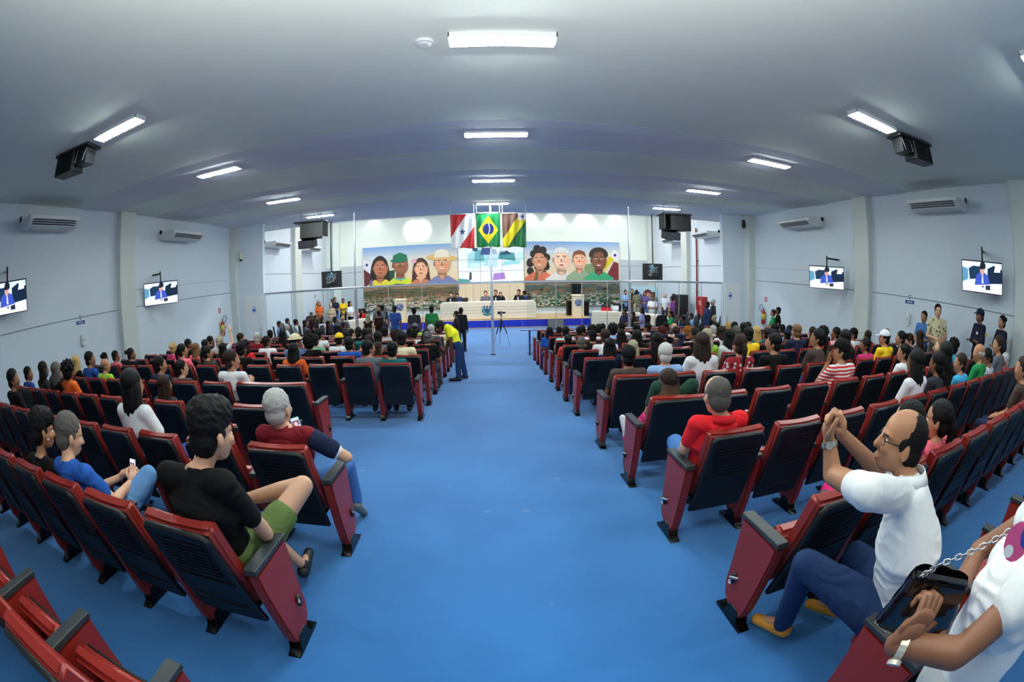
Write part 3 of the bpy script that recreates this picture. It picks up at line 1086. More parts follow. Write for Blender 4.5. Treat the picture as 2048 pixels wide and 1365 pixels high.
# ================================================================ things on the side walls
def tv(label, loc, yaw, tilt=15):
    t = thing('wall_television', label, 'television', loc, R(yaw), group='wall televisions')
    h = thing_pivot = None
    tl = Matrix.Rotation(R(-tilt) * -1, 4, 'X')
    tl = Matrix.Rotation(R(tilt), 4, 'X')
    def part_(name, me, m, par=t):
        o = obj(name, me, m, par)
        o.matrix_local = tl
        return o
    part_('casing', G().box((-.56, 0, -.325), (.56, .045, .325)).mesh(bevel=.006), M_BLACK)
    P = Print()
    screen_art(P, 1.09, .615, False)
    pixtext(P, '00:59', -.5, -.26, .017, (250, 250, 255))
    o = P.build('screen', (0, -.002, 0), (1, 0, 0), (0, 0, 1), M_SCREEN, t, step=.0003)
    o.matrix_local = tl
    part_('bezel', G().box((-.56, -.012, -.325), (.56, .0, -.309)).box((-.56, -.012, .309), (.56, .0, .325)).box((-.56, -.012, -.325), (-.546, .0, .325)).box((.546, -.012, -.325), (.56, .0, .325)).mesh(), M_BLACK)
    obj('pole', G().box((-.02, .06, -.1), (.02, .1, .62)).mesh(bevel=.004), M_BLACKM, t)
    # arm reaches the nearest side wall
    X = XL + .01 if loc[0] < 0 else XR - .01
    inv = Matrix.Rotation(-R(yaw), 4, 'Z')
    wallp = inv @ V((X - loc[0], .15, .55))
    q = V((wallp.x, wallp.y, .55))
    p_, d_ = bar((0, .08, .55), q, .035, .05)
    obj('wall_arm', G().prism(p_, d_).mesh(bevel=.004), M_BLACKM, t)
    return t


tv('lit television on the right wall above standing guards, cut nearest the camera', (9.5, 3.87, 2.24), -72)
tv('lit television on the right wall between the two pillars, farther from camera', (9.3, 9.28, 1.96), -52)
tv('lit television on the left wall between the pillars, showing a seated speaker', (-9.3, 9.6, 1.97), 44)
tv('lit television on the left wall cut by the picture edge', (-9.48, 4.0, 2.29), 56)

M_GRILL = mat('air_conditioner_grille', (52, 58, 66), .5)
def aircon(label, X, y0, y1, z, side):
    t = thing('air_conditioner', label, 'air conditioner', (X, (y0 + y1) / 2, z), 0, 'wall air conditioners')
    L2 = (y1 - y0) / 2
    s_ = side
    D_ = .68
    prof = [(0, 0), (0, .235), (s_ * D_, .235), (s_ * D_, .15), (s_ * (D_ - .14), .015), (s_ * .3, 0)]
    g = G().prism([(p[0], -L2, p[1]) for p in prof], (0, 2 * L2, 0))
    obj('housing', g.mesh(bevel=.012), mat('aircon_white', (214, 216, 214), .45), t)
    g = G()
    for k in range(3):
        a, b_ = (D_ - .01 - .035 * k * 1, .14 - .04 * k), (D_ - .02 - .035 * k, .12 - .04 * k)
        x_ = s_ * (D_ + .003 - .0415 * (k + .2))
        zz = .15 - .04 * (k + .2)
        g.prism([(x_, -L2 + .12, zz), (x_ + s_ * .012, -L2 + .12, zz - .004), (x_ + s_ * .012 - s_ * .018, -L2 + .12, zz - .024), (x_ - s_ * .018, -L2 + .12, zz - .02)], (0, 2 * L2 - .24, 0))
    obj('outlet_grille', g.mesh(), M_GRILL, t)
    g = G()
    for e in (-1, 1): g.box((0 if s_ > 0 else -.1, e * L2 - .01, .19), (.1 if s_ > 0 else 0, e * L2 + .01, .3))
    obj('bracket', g.mesh(), M_BLACKM, t)
    return t


aircon('white air conditioner on the left wall, nearest the camera', XL, 4.5, 6.15, 3.66, 1)
aircon('white air conditioner on the left wall, between the two pillars', XL, 10.1, 11.75, 3.55, 1)
aircon('white air conditioner on the left stage wall, just past the glass', XL, 17.2, 18.85, 3.6, 1)
aircon('white air conditioner on the left stage wall, farthest back', XL, 21.2, 22.8, 3.6, 1)
aircon('white air conditioner on the right wall, nearest the camera', XR, 4.45, 6.1, 3.66, -1)
aircon('white air conditioner on the right wall, between the two pillars', XR, 10.1, 11.75, 3.52, -1)
aircon('white air conditioner on the right stage wall, just past the glass', XR, 17.0, 18.6, 3.6, -1)
aircon('white air conditioner on the right stage wall, farthest back', XR, 20.9, 22.4, 3.6, -1)


def extinguisher(label, X, y, z, s_, sign=True):
    t = thing('fire_extinguisher', label, 'fire extinguisher', (X + s_ * .11, y, z), 0, 'fire extinguishers')
    obj('cylinder', G().cap((0, 0, .09), (0, 0, .47), .078, n=16, hemi=4).mesh(smooth=True), M_RED, t)
    obj('label_band', G().cyl((0, 0, .2), (0, 0, .42), .0795, n=16).mesh(smooth=True), mat('yellow_label', (206, 196, 60), .5), t)
    obj('valve', G().cyl((0, 0, .54), (0, 0, .6), .018, n=8).box((-.05, -.012, .6), (.05, .012, .615)).mesh(), M_BLACKM, t)
    pts = [(0, .02, .59)] + [(0, .17 + .12 * math.cos(a), .62 + .12 * math.sin(a)) for a in [3.14 - k * .55 for k in range(11)]] + [(0, .09, .3), (0, .085, .2)]
    obj('hose', G().tube(pts, .009, 6).mesh(smooth=True), M_BLACK, t)
    obj('wall_bracket', G().box((-s_ * .11, -.03, .35), (0, .03, .38)).mesh(), M_BLACKM, t)
    if sign:
        u = thing('safety_sign', 'small red and white sign above the ' + label, 'sign', (X, y, z + .8), 0, 'extinguisher signs')
        obj('plate', G().box((0 if s_ > 0 else -.006, -.09, 0), (.006 if s_ > 0 else 0, .09, .24)).mesh(), M_WHITE, u)
        x_ = s_ * .0065
        obj('symbol', G().box((min(x_, x_ + s_ * .001), -.075, .05), (max(x_, x_ + s_ * .001), .075, .23)).mesh(), M_RED, u)
        obj('pictogram', G().box((min(x_, x_ + s_ * .003), -.02, .08), (max(x_, x_ + s_ * .003), .02, .2)).mesh(), M_WHITE, u)


extinguisher('extinguisher on the left hall wall beside the pillar', XL, 13.5, .22, 1)
extinguisher('extinguisher on the right hall wall beside the pillar', XR, 13.45, .13, -1)
extinguisher('extinguisher on the left wall beyond the glass', XL, 23.2, .2, 1)


def dispenser(label, X, y, z, s_):
    t = thing('soap_dispenser', 'white ' + label, 'dispenser', (X, y, z), 0, 'wall dispensers')
    a, b_ = (0, .1) if s_ > 0 else (-.1, 0)
    obj('body', G().box((a, -.065, 0), (b_, .065, .26)).mesh(bevel=.02, seg=2), M_WHITE, t)
    obj('nozzle', G().box((a + .02, -.04, -.04), (b_ - .02, .04, 0)).mesh(bevel=.008), M_WHITE, t)
    obj('window', G().box((b_ if s_ > 0 else a - .002, -.012, .1), (b_ + .002 if s_ > 0 else a, .012, .15)).mesh(), M_GRILL, t)
    u = thing('notice_sign', 'blue and white notice above the ' + label, 'sign', (X, y, z + .5), 0, 'dispenser notices')
    xx = s_ * .004
    obj('plate', G().box((min(0, xx), -.16, 0), (max(0, xx), .16, .08)).mesh(), mat('notice_blue', (24, 48, 130), .5), u)
    obj('lettering', G().box((min(xx, xx * 1.3), -.1, .03), (max(xx, xx * 1.3), .1, .05)).mesh(), M_WHITE, u)
    obj('pictogram', G().box((min(0, xx), -.02, .11), (max(0, xx), .02, .15)).box((min(0, xx), -.06, .19), (max(0, xx), .06, .205)).mesh(), MATS['notice_blue'], u)


dispenser('dispenser on the left hall wall', XL, 6.62, .98, 1)
dispenser('dispenser on the right hall wall', XR, 6.52, .98, -1)

# dome cameras on the pillars by the glass
for lab, X, y, z, s_ in (('white dome camera hanging from a bent arm on the left pillar', XL + .3, 14.42, 3.1, 1), ('dark dome camera near the ceiling on the right pillar', XR - .3, 14.2, 3.9, -1)):
    t = thing('dome_camera', lab, 'camera', (X, y, z))
    obj('arm', G().tube([(0, 0, .16), (s_ * .1, -.02, .24), (s_ * .2, -.03, .24), (s_ * .24, -.03, .1)], .018, 8).mesh(smooth=True), M_WHITE, t)
    obj('housing', G().cap((s_ * .24, -.03, .08), (s_ * .24, -.03, -.08), .07, .09, n=14).mesh(smooth=True), mat('camera_shell', (196, 192, 178), .5) if s_ > 0 else M_BLACK, t)
    obj('lens_dome', G().ell((s_ * .24, -.03, -.12), (.075, .075, .08), nu=14).mesh(smooth=True), M_BLACK, t)

# red fire pipe and hose cabinet on the right stage wall
t = thing('fire_pipe', 'dark red water pipe running down the right stage wall', 'pipe', (XR - .075, 19.25, ZP))
obj('pipe', G().tube([(0, 0, 5.0), (0, 0, 1.1), (0, -.12, 1.0)], .04, 10).mesh(smooth=True), M_PIPE, t)
obj('clamp', G().box((0, -.06, 3.4), (.06, .06, 3.44)).box((0, -.06, 1.9), (.06, .06, 1.94)).mesh(), M_BLACKM, t)
t = thing('hose_cabinet', 'red fire hose cabinet on the right stage wall below the pipe', 'cabinet', (XR - .22, 18.6, ZP + .72))
obj('body', G().box((0, -.35, 0), (.22, .35, 1.0)).mesh(bevel=.01), M_RED, t)
obj('door', G().box((-.015, -.33, .02), (0, .33, .98)).mesh(bevel=.004), M_RED, t)
obj('window', G().box((-.018, -.12, .6), (-.015, .12, .82)).mesh(), mat('cabinet_window', (214, 150, 140), .3), t)
# door signs
for lab, x in (('blue and white notice on the left white door', -8.78), ('small grey notice on the right white wall panel', 9.0)):
    t = thing('notice_sign', lab, 'sign', (x, YP - .122, .9 if x < 0 else 1.0), group='door notices')
    obj('plate', G().box((-.09, -.003, 0), (.09, 0, .28)).mesh(), mat('notice_pale', (186, 204, 224), .6), t)
    obj('band', G().box((-.07, -.005, .09), (.07, -.003, .17)).mesh(), mat('notice_mid_blue', (34, 84, 180) if x < 0 else (130, 140, 150), .6), t)

# ================================================================ hanging loudspeakers, monitors
def speaker_unit(label, x, y, z, yaw, big=1., mir=1):
    t = thing('hanging_loudspeaker', label, 'loudspeaker', (x, y, z), R(yaw), 'hanging loudspeakers')
    t.scale = (mir, 1, 1)
    s = big
    g = G().box((-.6 * s, -.3 * s, .2 * s), (.6 * s, .22 * s, .26 * s))
    obj('shelf_board', g.mesh(bevel=.006), M_BLACK, t)
    g = G().prism([(-.56 * s, -.25 * s, .18 * s), (-.12 * s, -.25 * s, .18 * s), (-.12 * s, -.25 * s, -.26 * s), (-.56 * s, -.25 * s, -.26 * s)], (0, .4 * s, 0))
    g = G().prism([(-.56 * s, -.25 * s, .2 * s), (.12 * s, -.28 * s, .2 * s), (.12 * s, .18 * s, .2 * s), (-.56 * s, .12 * s, .2 * s)], (.0, -.02, -.42 * s))
    obj('cabinet', g.mesh(bevel=.01), mat('speaker_black', (9, 9, 11), .5), t)
    g = G()
    for k in range(9): g.box((-.52 * s, -.302 * s, -.2 * s + k * .044 * s), (.08 * s, -.292 * s, -.195 * s + k * .044 * s))
    obj('grille', g.mesh(), M_BLACKM, t)
    g = G().box((.18 * s, -.2 * s, -.12 * s), (.5 * s, .14 * s, .2 * s)).tube([(.2 * s, -.22 * s, .18 * s), (.2 * s, -.26 * s, -.1 * s), (.46 * s, -.26 * s, -.1 * s), (.5 * s, -.22 * s, .16 * s)], .012 * s, 6)
    obj('mounting_frame', g.mesh(), M_BLACK, t)
    g = G()
    for a, b_ in ((-.45, -.1), (.3, -.1), (.42, .12)): g.cyl((a * s, b_ * s, .24 * s), (a * s * (.9 if a > 0 else 1), b_ * s, H - z), .006, n=6)
    obj('hanging_chain', g.mesh(), M_BLACKM, t)
    return t


speaker_unit('black loudspeaker on ceiling chains, nearest on the left', -6.2, 3.95, 4.04, 10, .74)
speaker_unit('black loudspeaker on ceiling chains, nearest on the right', 6.5, 3.95, 4.03, -10, .74, -1)
for s_, lab in ((-1, 'left'), (1, 'right')):
    x0 = -5.75 if s_ < 0 else 6.15
    t = thing('speaker_cluster', 'pair of black loudspeakers hung before the glass, %s of the flags' % lab, 'loudspeaker', (x0, 13.4, 3.55), 0, 'speaker clusters')
    obj('shelf_board', G().box((-.55, -.3, .27), (.5, .3, .33)).mesh(bevel=.01), M_BLACK, t)
    obj('main_cabinet', G().prism([(-.3, -.3, .26), (.48, -.26, .26), (.3, .26, .26), (-.45, .2, .26)], (0, 0, -.5)).mesh(bevel=.012), MATS['speaker_black'], t)
    obj('lower_cabinet', G().box((-.42, -.28, -.52), (.1, .2, -.26), Matrix.Rotation(R(12), 4, 'X')).mesh(bevel=.012), mat('speaker_grey', (44, 46, 54), .5), t)
    obj('side_frame', G().box((s_ * -.5 - .02, -.28, -.2), (s_ * -.5 + .02, .2, .27)).mesh(), M_BLACK, t)
    g = G()
    for a, b_ in ((-.4, 0), (.2, .1), (.3, .1)): g.cyl((a, b_, .3), (a, b_, H - 3.55), .007, n=6)
    obj('hanging_chain', g.mesh(), M_BLACKM, t)

for lab, x, y, z, yaw in (('monitor back with loose cables hanging on a long pole, left side', -6.1, 16.2, 1.96, 12), ('monitor back with loose cables hanging on a long pole, right side', 6.35, 16.1, 1.96, -6)):
    t = thing('hanging_monitor', lab, 'monitor', (x, y, z), R(yaw), 'hanging monitors')
    obj('casing', G().box((-.41, 0, -.32), (.41, .05, .32)).mesh(bevel=.01), M_BLACK, t)
    obj('rear_box', G().box((-.25, -.05, -.2), (.25, 0, .2)).mesh(bevel=.015), mat('dark_casing', (24, 26, 30), .5), t)
    obj('pole', G().cyl((0, -.03, .2), (0, -.03, H - z), .022, n=8).mesh(smooth=True), mat('blue_black_pole', (26, 40, 62), .35, .6), t)
    rnd = random.Random(int(x * 10))
    g = G()
    for k in range(7):
        pts = [(rnd.uniform(-.25, .2), -.07 - .02 * rnd.random(), rnd.uniform(-.2, .25)) for _ in range(4)]
        g.tube([(0, -.06, .28)] + pts, .006, 5)
    obj('cables', g.mesh(smooth=True), mat('pale_cable', (170, 175, 180), .5), t)
    g = G().tube([(-.05 + .09 * math.cos(a), -.08, .16 + .07 * math.sin(a)) for a in [k * .7 for k in range(10)]], .014, 6)
    obj('blue_cable_coil', g.mesh(smooth=True), mat('blue_cable', (60, 150, 210), .4), t)

# tripod with small camera behind the glass door gap
tx, ty = .44, 16.35
t = thing('tripod', 'black tripod carrying a small video camera beyond the glass', 'tripod', (tx, ty, ZP))
for a in (100, 215, 325):
    c_, s_ = math.cos(R(a)), math.sin(R(a))
    lg = obj('leg', G().cap((.03 * c_, .03 * s_, 1.0), (.24 * c_, .24 * s_, .5), .022, .02, n=8).mesh(smooth=True), M_BLACK, t)
    obj('lower_leg', G().cap((.24 * c_, .24 * s_, .5), (.38 * c_, .38 * s_, .02), .009, n=6).mesh(smooth=True), M_STEEL, lg)
obj('centre_column', G().cyl((0, 0, .62), (0, 0, 1.18), .014, n=8).mesh(smooth=True), M_BLACK, t)
obj('head', G().box((-.03, -.04, 1.16), (.03, .04, 1.22)).tube([(0, 0, 1.2), (.1, -.3, 1.1)], .008, 6).mesh(), M_BLACK, t)
u = thing('video_camera', 'small dark video camera on the tripod', 'camera', (tx, ty, ZP + 1.22))
obj('body', G().box((-.13, -.05, 0), (.06, .05, .1)).mesh(bevel=.012), M_BLACK, u)
obj('lens', G().cyl((.06, 0, .05), (.16, 0, .05), .032, .036, 12).mesh(smooth=True), M_BLACKM, u)
obj('flip_screen', G().box((-.02, -.14, .01), (.05, -.13, .08)).mesh(), M_STEEL, u)

# stage monitor wedge, black loudspeakers and fan near the right lectern
t = thing('stage_monitor', 'black wedge loudspeaker on the floor before the stage riser', 'loudspeaker', (3.3, 21.5, ZP), R(-8))
obj('cabinet', G().prism([(-.42, -.25, 0), (-.42, .28, 0), (-.42, .2, .42), (-.42, -.02, .46)], (.84, 0, 0)).mesh(bevel=.015), MATS['speaker_black'], t)
obj('grille', G().prism([(-.38, -.262, .03), (-.38, -.252, .03), (-.38, -.03, .44), (-.38, -.04, .445)], (.76, 0, 0)).mesh(), mat('grey_grille', (70, 74, 80), .6, .4), t)
for lab, x, y, w_, h_, z in (('tall black loudspeaker behind the right lectern', 4.86, 23.9, .5, .85, .9), ('black box loudspeaker left of the right lectern', 4.42, 23.6, .32, .8, 0), ('black equipment box right of the right lectern', 5.3, 23.3, .56, .8, 0)):
    t = thing('loudspeaker', lab, 'loudspeaker', (x - (.15 if x > 5.1 else 0), y, ZS), 0, 'stage loudspeakers')
    obj('cabinet', G().box((-w_ / 2, 0, z), (w_ / 2, .4, z + h_)).mesh(bevel=.015), MATS['speaker_black'], t)
    obj('grille', G().box((-w_ / 2 + .03, -.01, z + .04), (w_ / 2 - .03, 0, z + h_ - .04)).mesh(), M_BLACKM, t)
    if z: obj('stand_pole', G().cyl((0, .2, 0), (0, .2, z), .03, n=8).cyl((0, .2, 0), (0, .2, .02), .2, n=12).mesh(), M_BLACKM, t)
t = thing('standing_loudspeaker', 'tall black column loudspeaker by the right stage wall pillar', 'loudspeaker', (9.35, 19.55, ZP))
obj('cabinet', G().box((-.3, 0, .5), (.3, .5, 1.75)).mesh(bevel=.02), MATS['speaker_black'], t)
obj('base', G().box((-.32, -.02, 0), (.32, .52, .5)).mesh(bevel=.02), M_BLACK, t)

# curved side desks ------------------------------------------------------
def curved_desk(label, pts, s_):
    t = thing('curved_desk', label, 'desk', (pts[0][0], pts[0][1], ZP), 0, 'curved side desks')
    L = [V((p[0] - pts[0][0], p[1] - pts[0][1], 0)) for p in pts]
    for i in range(len(L) - 1):
        a, b_ = L[i], L[i + 1]
        ax = (b_ - a).normalized()
        nn = V((-ax.y, ax.x, 0)) * s_
        g = G().prism([a + V((0, 0, .02)), b_ + V((0, 0, .02)), b_ + V((0, 0, .82)), a + V((0, 0, .82))], nn * -.04)
        fb = obj('front_board', g.mesh(bevel=.004), M_WOOD, t)
        for z in (.2, .36, .52, .68):
            obj('groove_strip', G().prism([a + nn * .004 + V((0, 0, z)), b_ + nn * .004 + V((0, 0, z)), b_ + nn * .004 + V((0, 0, z + .01)), a + nn * .004 + V((0, 0, z + .01))], nn * -.004).mesh(), MATS['laminate_shadow_gap'], fb)
        obj('desk_top', G().prism([a + V((0, 0, .82)), b_ + V((0, 0, .82)), b_ - nn * .6 + V((0, 0, .82)), a - nn * .6 + V((0, 0, .82))], (0, 0, .035)).mesh(), mat('cream_desk_top', (228, 218, 200), .4), t)
    return t


curved_desk('curved pale wooden desk with papers, right side of the pit', [(5.0, 20.9), (6.2, 20.45), (7.1, 19.5), (7.3, 18.3), (6.9, 17.2)], -1)
curved_desk('curved pale wooden desk with papers, left side of the pit', [(-4.7, 20.9), (-5.7, 20.4), (-6.4, 19.4), (-6.5, 18.2), (-6.1, 17.2)], 1)
# papers, bottles and microphones on the desks
rnd = random.Random(3)
cnt = {}
M_PAPER = mat('white_paper', (240, 240, 238), .7)
where = [('the panel desk', -.05 + dx, 22.75 + dy, ZS + .921) for dx, dy in ((-1.9, 0), (-1.35, -.05), (-.5, .02), (-.1, -.1), (.7, 0), (1.3, .05), (1.75, -.05))] + \
        [('the right curved desk', 5.3, 21.1, ZP + .856), ('the right curved desk', 6.25, 20.75, ZP + .856), ('the right curved desk', 7.3, 19.6, ZP + .856), ('the right curved desk', 7.55, 18.6, ZP + .856)] + \
        [('the left curved desk', -6.75, 19.3, ZP + .856), ('the left curved desk', -6.74, 18.0, ZP + .856), ('the left curved desk', -6.0, 20.6, ZP + .856)]
for i, (pl, x, y, z) in enumerate(where):
    g = G()
    for k in range(3):
        a = rnd.uniform(-.5, .5)
        g.box((-.105, -.148, k * .003), (.105, .148, k * .003 + .002), Matrix.Rotation(a, 4, 'Z'))
    tag(obj('paper_stack', g.mesh(), M_PAPER, loc=(x, y, z), rz=0), 'loose white papers lying on %s, %s pile from the left' % (pl, ['first', 'second', 'third', 'fourth', 'fifth', 'sixth', 'seventh'][cnt.setdefault(pl, 0)]), 'papers', 'papers on ' + pl)
    cnt[pl] += 1
for i, x in enumerate((-2.0, -.9, -.6, .35, .9, 1.5)):
    t = thing('water_bottle', 'clear plastic water bottle on the panel desk, %s from the left' % ['first', 'second', 'third', 'fourth', 'fifth', 'sixth'][i], 'bottle', (x, 22.62, ZS + .921), 0, 'bottles on the panel desk')
    obj('bottle', G().cap((0, 0, .03), (0, 0, .15), .03, .028, n=10).cyl((0, 0, .17), (0, 0, .2), .012, n=8).mesh(smooth=True), mat('bottle_plastic', (200, 214, 224), .15), t)
    obj('cap', G().cyl((0, 0, .2), (0, 0, .22), .014, n=8).mesh(), mat('bottle_cap_blue', (40, 90, 190), .4), t)
# laptop lid on the panel desk
t = thing('laptop', 'dark laptop with open lid on the panel desk', 'laptop', (-1.3, 22.85, ZS + .925), R(200))
obj('base', G().box((-.17, -.12, 0), (.17, .12, .018)).mesh(), M_BLACK, t)
obj('lid', G().box((-.17, .12, .018), (.17, .135, .24), Matrix.Rotation(R(-12), 4, 'X')).mesh(), M_BLACK, t)
# ================================================================ auditorium seats
def red_material():
    mt = mat('red_upholstery', (138, 36, 28), .34, bump=.12, bscale=90, var=.05, spec=.45)
    return mt


M_UPH = red_material()
M_SHELL = mat('black_leatherette', (15, 17, 20), .48, bump=.08, bscale=140, spec=.4)
M_PAD = mat('grey_black_armrest', (42, 46, 50), .5, bump=.1, bscale=200)
M_FOOT = mat('black_steel_foot', (8, 9, 10), .22, .5)
LEAN = R(17.5)


def lean_mx():
    """from back coordinates (x, thickness forward +y, along the back z) to seat coordinates"""
    return Matrix.Translation((0, -.085, .27)) @ Matrix.Rotation(LEAN, 4, 'X')


BL = .70


def shell_mesh(hw, ribs=True):
    mx = lean_mx()
    g = G()
    # board with chamfered upper corners, seen from behind
    c = .035
    g.prism([(-hw, -.03, 0), (-hw, -.03, BL - c), (-hw + c, -.03, BL), (hw - c, -.03, BL), (hw, -.03, BL - c), (hw, -.03, 0)], (0, .035, 0))
    me = g.mesh(bevel=.01)
    bm = bmesh.new()
    bm.from_mesh(me)
    # push the field of the rear face in, leaving a raised rim
    rear = min((f for f in bm.faces if f.calc_area() > .1), key=lambda f: f.calc_center_median().y)
    r_ = bmesh.ops.inset_region(bm, faces=[rear], thickness=.03, depth=0)
    for v in rear.verts: v.co.y += .008
    bm.to_mesh(me)
    bm.free()
    if ribs:
        g2 = G()
        for k in range(9):
            z = .385 + k * .028
            g2.box((-hw + .07, -.028, z), (hw - .07, -.018, z + .012))
        g2.box((-hw + .035, -.031, .335), (hw - .035, -.018, .345))
        g2.prism([(-hw + .05, -.031, .15), (-hw + .05, -.031, .143), (-hw + .1, -.031, .118), (hw - .1, -.031, .118), (hw - .05, -.031, .143), (hw - .05, -.031, .15), (hw - .1, -.031, .126), (-hw + .1, -.031, .126)], (0, .013, 0))
        a = bmesh.new()
        a.from_mesh(me)
        t_ = g2.mesh()
        a.from_mesh(t_)
        a.to_mesh(me)
        a.free()
    me.transform(mx)
    return auto_smooth(me, 35)


def cushion_mesh(hw):
    g = G()
    hw += .012
    top = BL + .008
    g.prism([(-hw, .006, .14), (-hw, .006, top)] + [(hw * t, .006, top) for t in (-.8, -.6, -.4, -.2, 0, .2, .4, .6, .8)] + [(hw, .006, top), (hw, .006, .14)], (0, .085, 0))
    me = g.mesh(bevel=.02, seg=3)
    for v in me.vertices:
        if v.co.z > top - .03: v.co.z -= .016 * (1 - (v.co.x / hw) ** 2)
    me.transform(lean_mx())
    return auto_smooth(me, 50)


def panel_mesh():
    g = G()
    pts = [(-.18, .655), (.18, .655), (.185, .2), (.15, .12), (.05, .055), (-.07, .075), (-.1, .15), (-.17, .56)]
    g.prism([(-.034, p[0], p[1]) for p in pts], (.068, 0, 0))
    return auto_smooth(g.mesh(bevel=.012, seg=2), 50)


def armpad_mesh():
    g = G().prism([(-.037, -.19, .655), (-.037, .19, .655), (-.037, .185, .682), (-.037, -.185, .69)], (.074, 0, 0))
    return auto_smooth(g.mesh(bevel=.004), 30)


def foot_mesh():
    g = G()
    g.prism([(-.04, -.13, 0), (-.04, .2, 0), (-.04, .2, .012), (-.04, .1, .03), (-.04, .06, .12), (-.04, -.04, .12), (-.04, -.08, .03), (-.04, -.13, .012)], (.08, 0, 0))
    g.cyl((0, .16, .012), (0, .16, .02), .012, n=8).cyl((0, -.105, .012), (0, -.105, .02), .012, n=8)
    return auto_smooth(g.mesh(bevel=.004), 40)


def squab_mesh(hw, down):
    g = G()
    if down:
        g.box((-hw, -.1, .37), (hw, .27, .465))
    else:
        g.box((-hw, -.055, .0), (hw, .045, .42), Matrix.Translation((0, .06, .245)) @ Matrix.Rotation(R(10), 4, 'X'))
    return auto_smooth(g.mesh(bevel=.028, seg=3), 50)


def pan_mesh(hw, down):
    g = G()
    if down: g.box((-hw + .02, -.09, .345), (hw - .02, .22, .372))
    else: g.box((-hw + .015, .046, .03), (hw - .015, .064, .38), Matrix.Translation((0, .06, .245)) @ Matrix.Rotation(R(10), 4, 'X'))
    return auto_smooth(g.mesh(bevel=.006), 50)


HWN, HWW = .226, .515
SM = {k: dict(shell=shell_mesh(hw, k == 'n'), cushion=cushion_mesh(hw), up=squab_mesh(hw - .01, False), down=squab_mesh(hw - .01, True), pu=pan_mesh(hw - .01, False), pd=pan_mesh(hw - .01, True)) for k, hw in (('n', HWN), ('w', HWW))}
PM, AM, FM = panel_mesh(), armpad_mesh(), foot_mesh()
KM = G().cap((0, .1, .255), (0, .1, .295), .018, .024, side=(1, 0, 0), n=12, hemi=2).mesh(smooth=True)
DM = G().cyl((-.0, .1, .262), (.004, .1, .262), .015, n=14).mesh()
LM = G().cap((-.012, .1, .29), (.012, .06, .3), .012, .01, n=8).mesh(smooth=True)
M_BADGE = mat('number_disc', (200, 205, 208), .4)
for me, mt in ((PM, M_UPH), (AM, M_PAD), (FM, M_FOOT), (KM, M_BLACK), (DM, M_BADGE), (LM, M_STEEL)): me.materials.append(mt)
for q in SM.values():
    for k, me in q.items(): me.materials.append(M_SHELL if k in ('shell', 'pu', 'pd') else M_UPH)

PITCH_X = .597
ROWS = [12.95, 12.05, 11.25, 10.4, 9.41, 8.45, 7.5, 6.5, 4.91, 3.74, 2.65, 1.52, .46]     # front row first
NUM = ['front', 'second', 'third', 'fourth', 'fifth', 'sixth', 'seventh', 'eighth', 'ninth', 'tenth', 'eleventh', 'twelfth', 'thirteenth']
NTH = ['first', 'second', 'third', 'fourth', 'fifth', 'sixth', 'seventh', 'eighth', 'ninth', 'tenth', 'eleventh', 'twelfth', 'thirteenth', 'fourteenth', 'fifteenth', 'sixteenth', 'seventeenth']
EDGE = {-1: -1.12, 1: 1.33}
NSEAT = 13
# seats[(side, row)] = list of (centre x, kind, ordinal)
SEATS = {}
for side in (-1, 1):
    for r in range(13):
        x = abs(EDGE[side])
        L = []
        n = NSEAT
        wide = (side, r) in ((1, 9), (1, 8), (-1, 8))
        if (side, r) == (-1, 8): x, n = 2.12, 10
        if (side, r) == (-1, 9): x, n = 1.97, 11
        if wide:
            L.append((side * (x + .58), 'w'))
            x += 1.163
            n -= 2 if side > 0 else 1
        for k in range(n):
            L.append((side * (x + .5 * PITCH_X), 'n'))
            x += PITCH_X
        SEATS[side, r] = L
OCC = {}     # (side, row, index) -> True when someone sits there


def place_seat(side, r, i):
    x, kind = SEATS[side, r][i]
    y = ROWS[r]
    z = gz(y)
    half = .58 if kind == 'w' else PITCH_X / 2
    occ = OCC.get((side, r, i))
    lab = '%s black and red seat, %s row %s of the aisle, %s from aisle' % (
        'extra-wide' if kind == 'w' else ('occupied' if occ else 'empty'), NUM[r], 'left' if side < 0 else 'right', NTH[i])
    t = thing('auditorium_seat', lab, 'seat', (x, y, z), 0, 'auditorium seats')
    q = SM[kind]
    obj('back_shell', q['shell'], None, t)
    obj('back_cushion', q['cushion'], None, t)
    s = obj('seat_cushion', q['down' if occ else 'up'], None, t)
    obj('seat_pan', q['pd' if occ else 'pu'], None, s)
    ends = [-side]
    if i == len(SEATS[side, r]) - 1: ends.append(side)
    for e in ends:
        p = obj('side_panel', PM, None, t, (e * half, 0, 0))
        obj('armrest', AM, None, t, (e * half, 0, 0))
        obj('foot', FM, None, t, (e * half, 0, 0))
        if i == 0 and e == -side and r > 4:
            b = obj('oval_badge', KM, None, p, (e * .036, 0, 0))
            if side > 0: obj('number_disc', DM, None, p, (e * .06 - .002, 0, -.006))
            obj('lever', LM, None, p, (e * .05, .0, 0))
    return t
# ================================================================ people
def rotZ(a): return Matrix.Rotation(a, 3, 'Z')


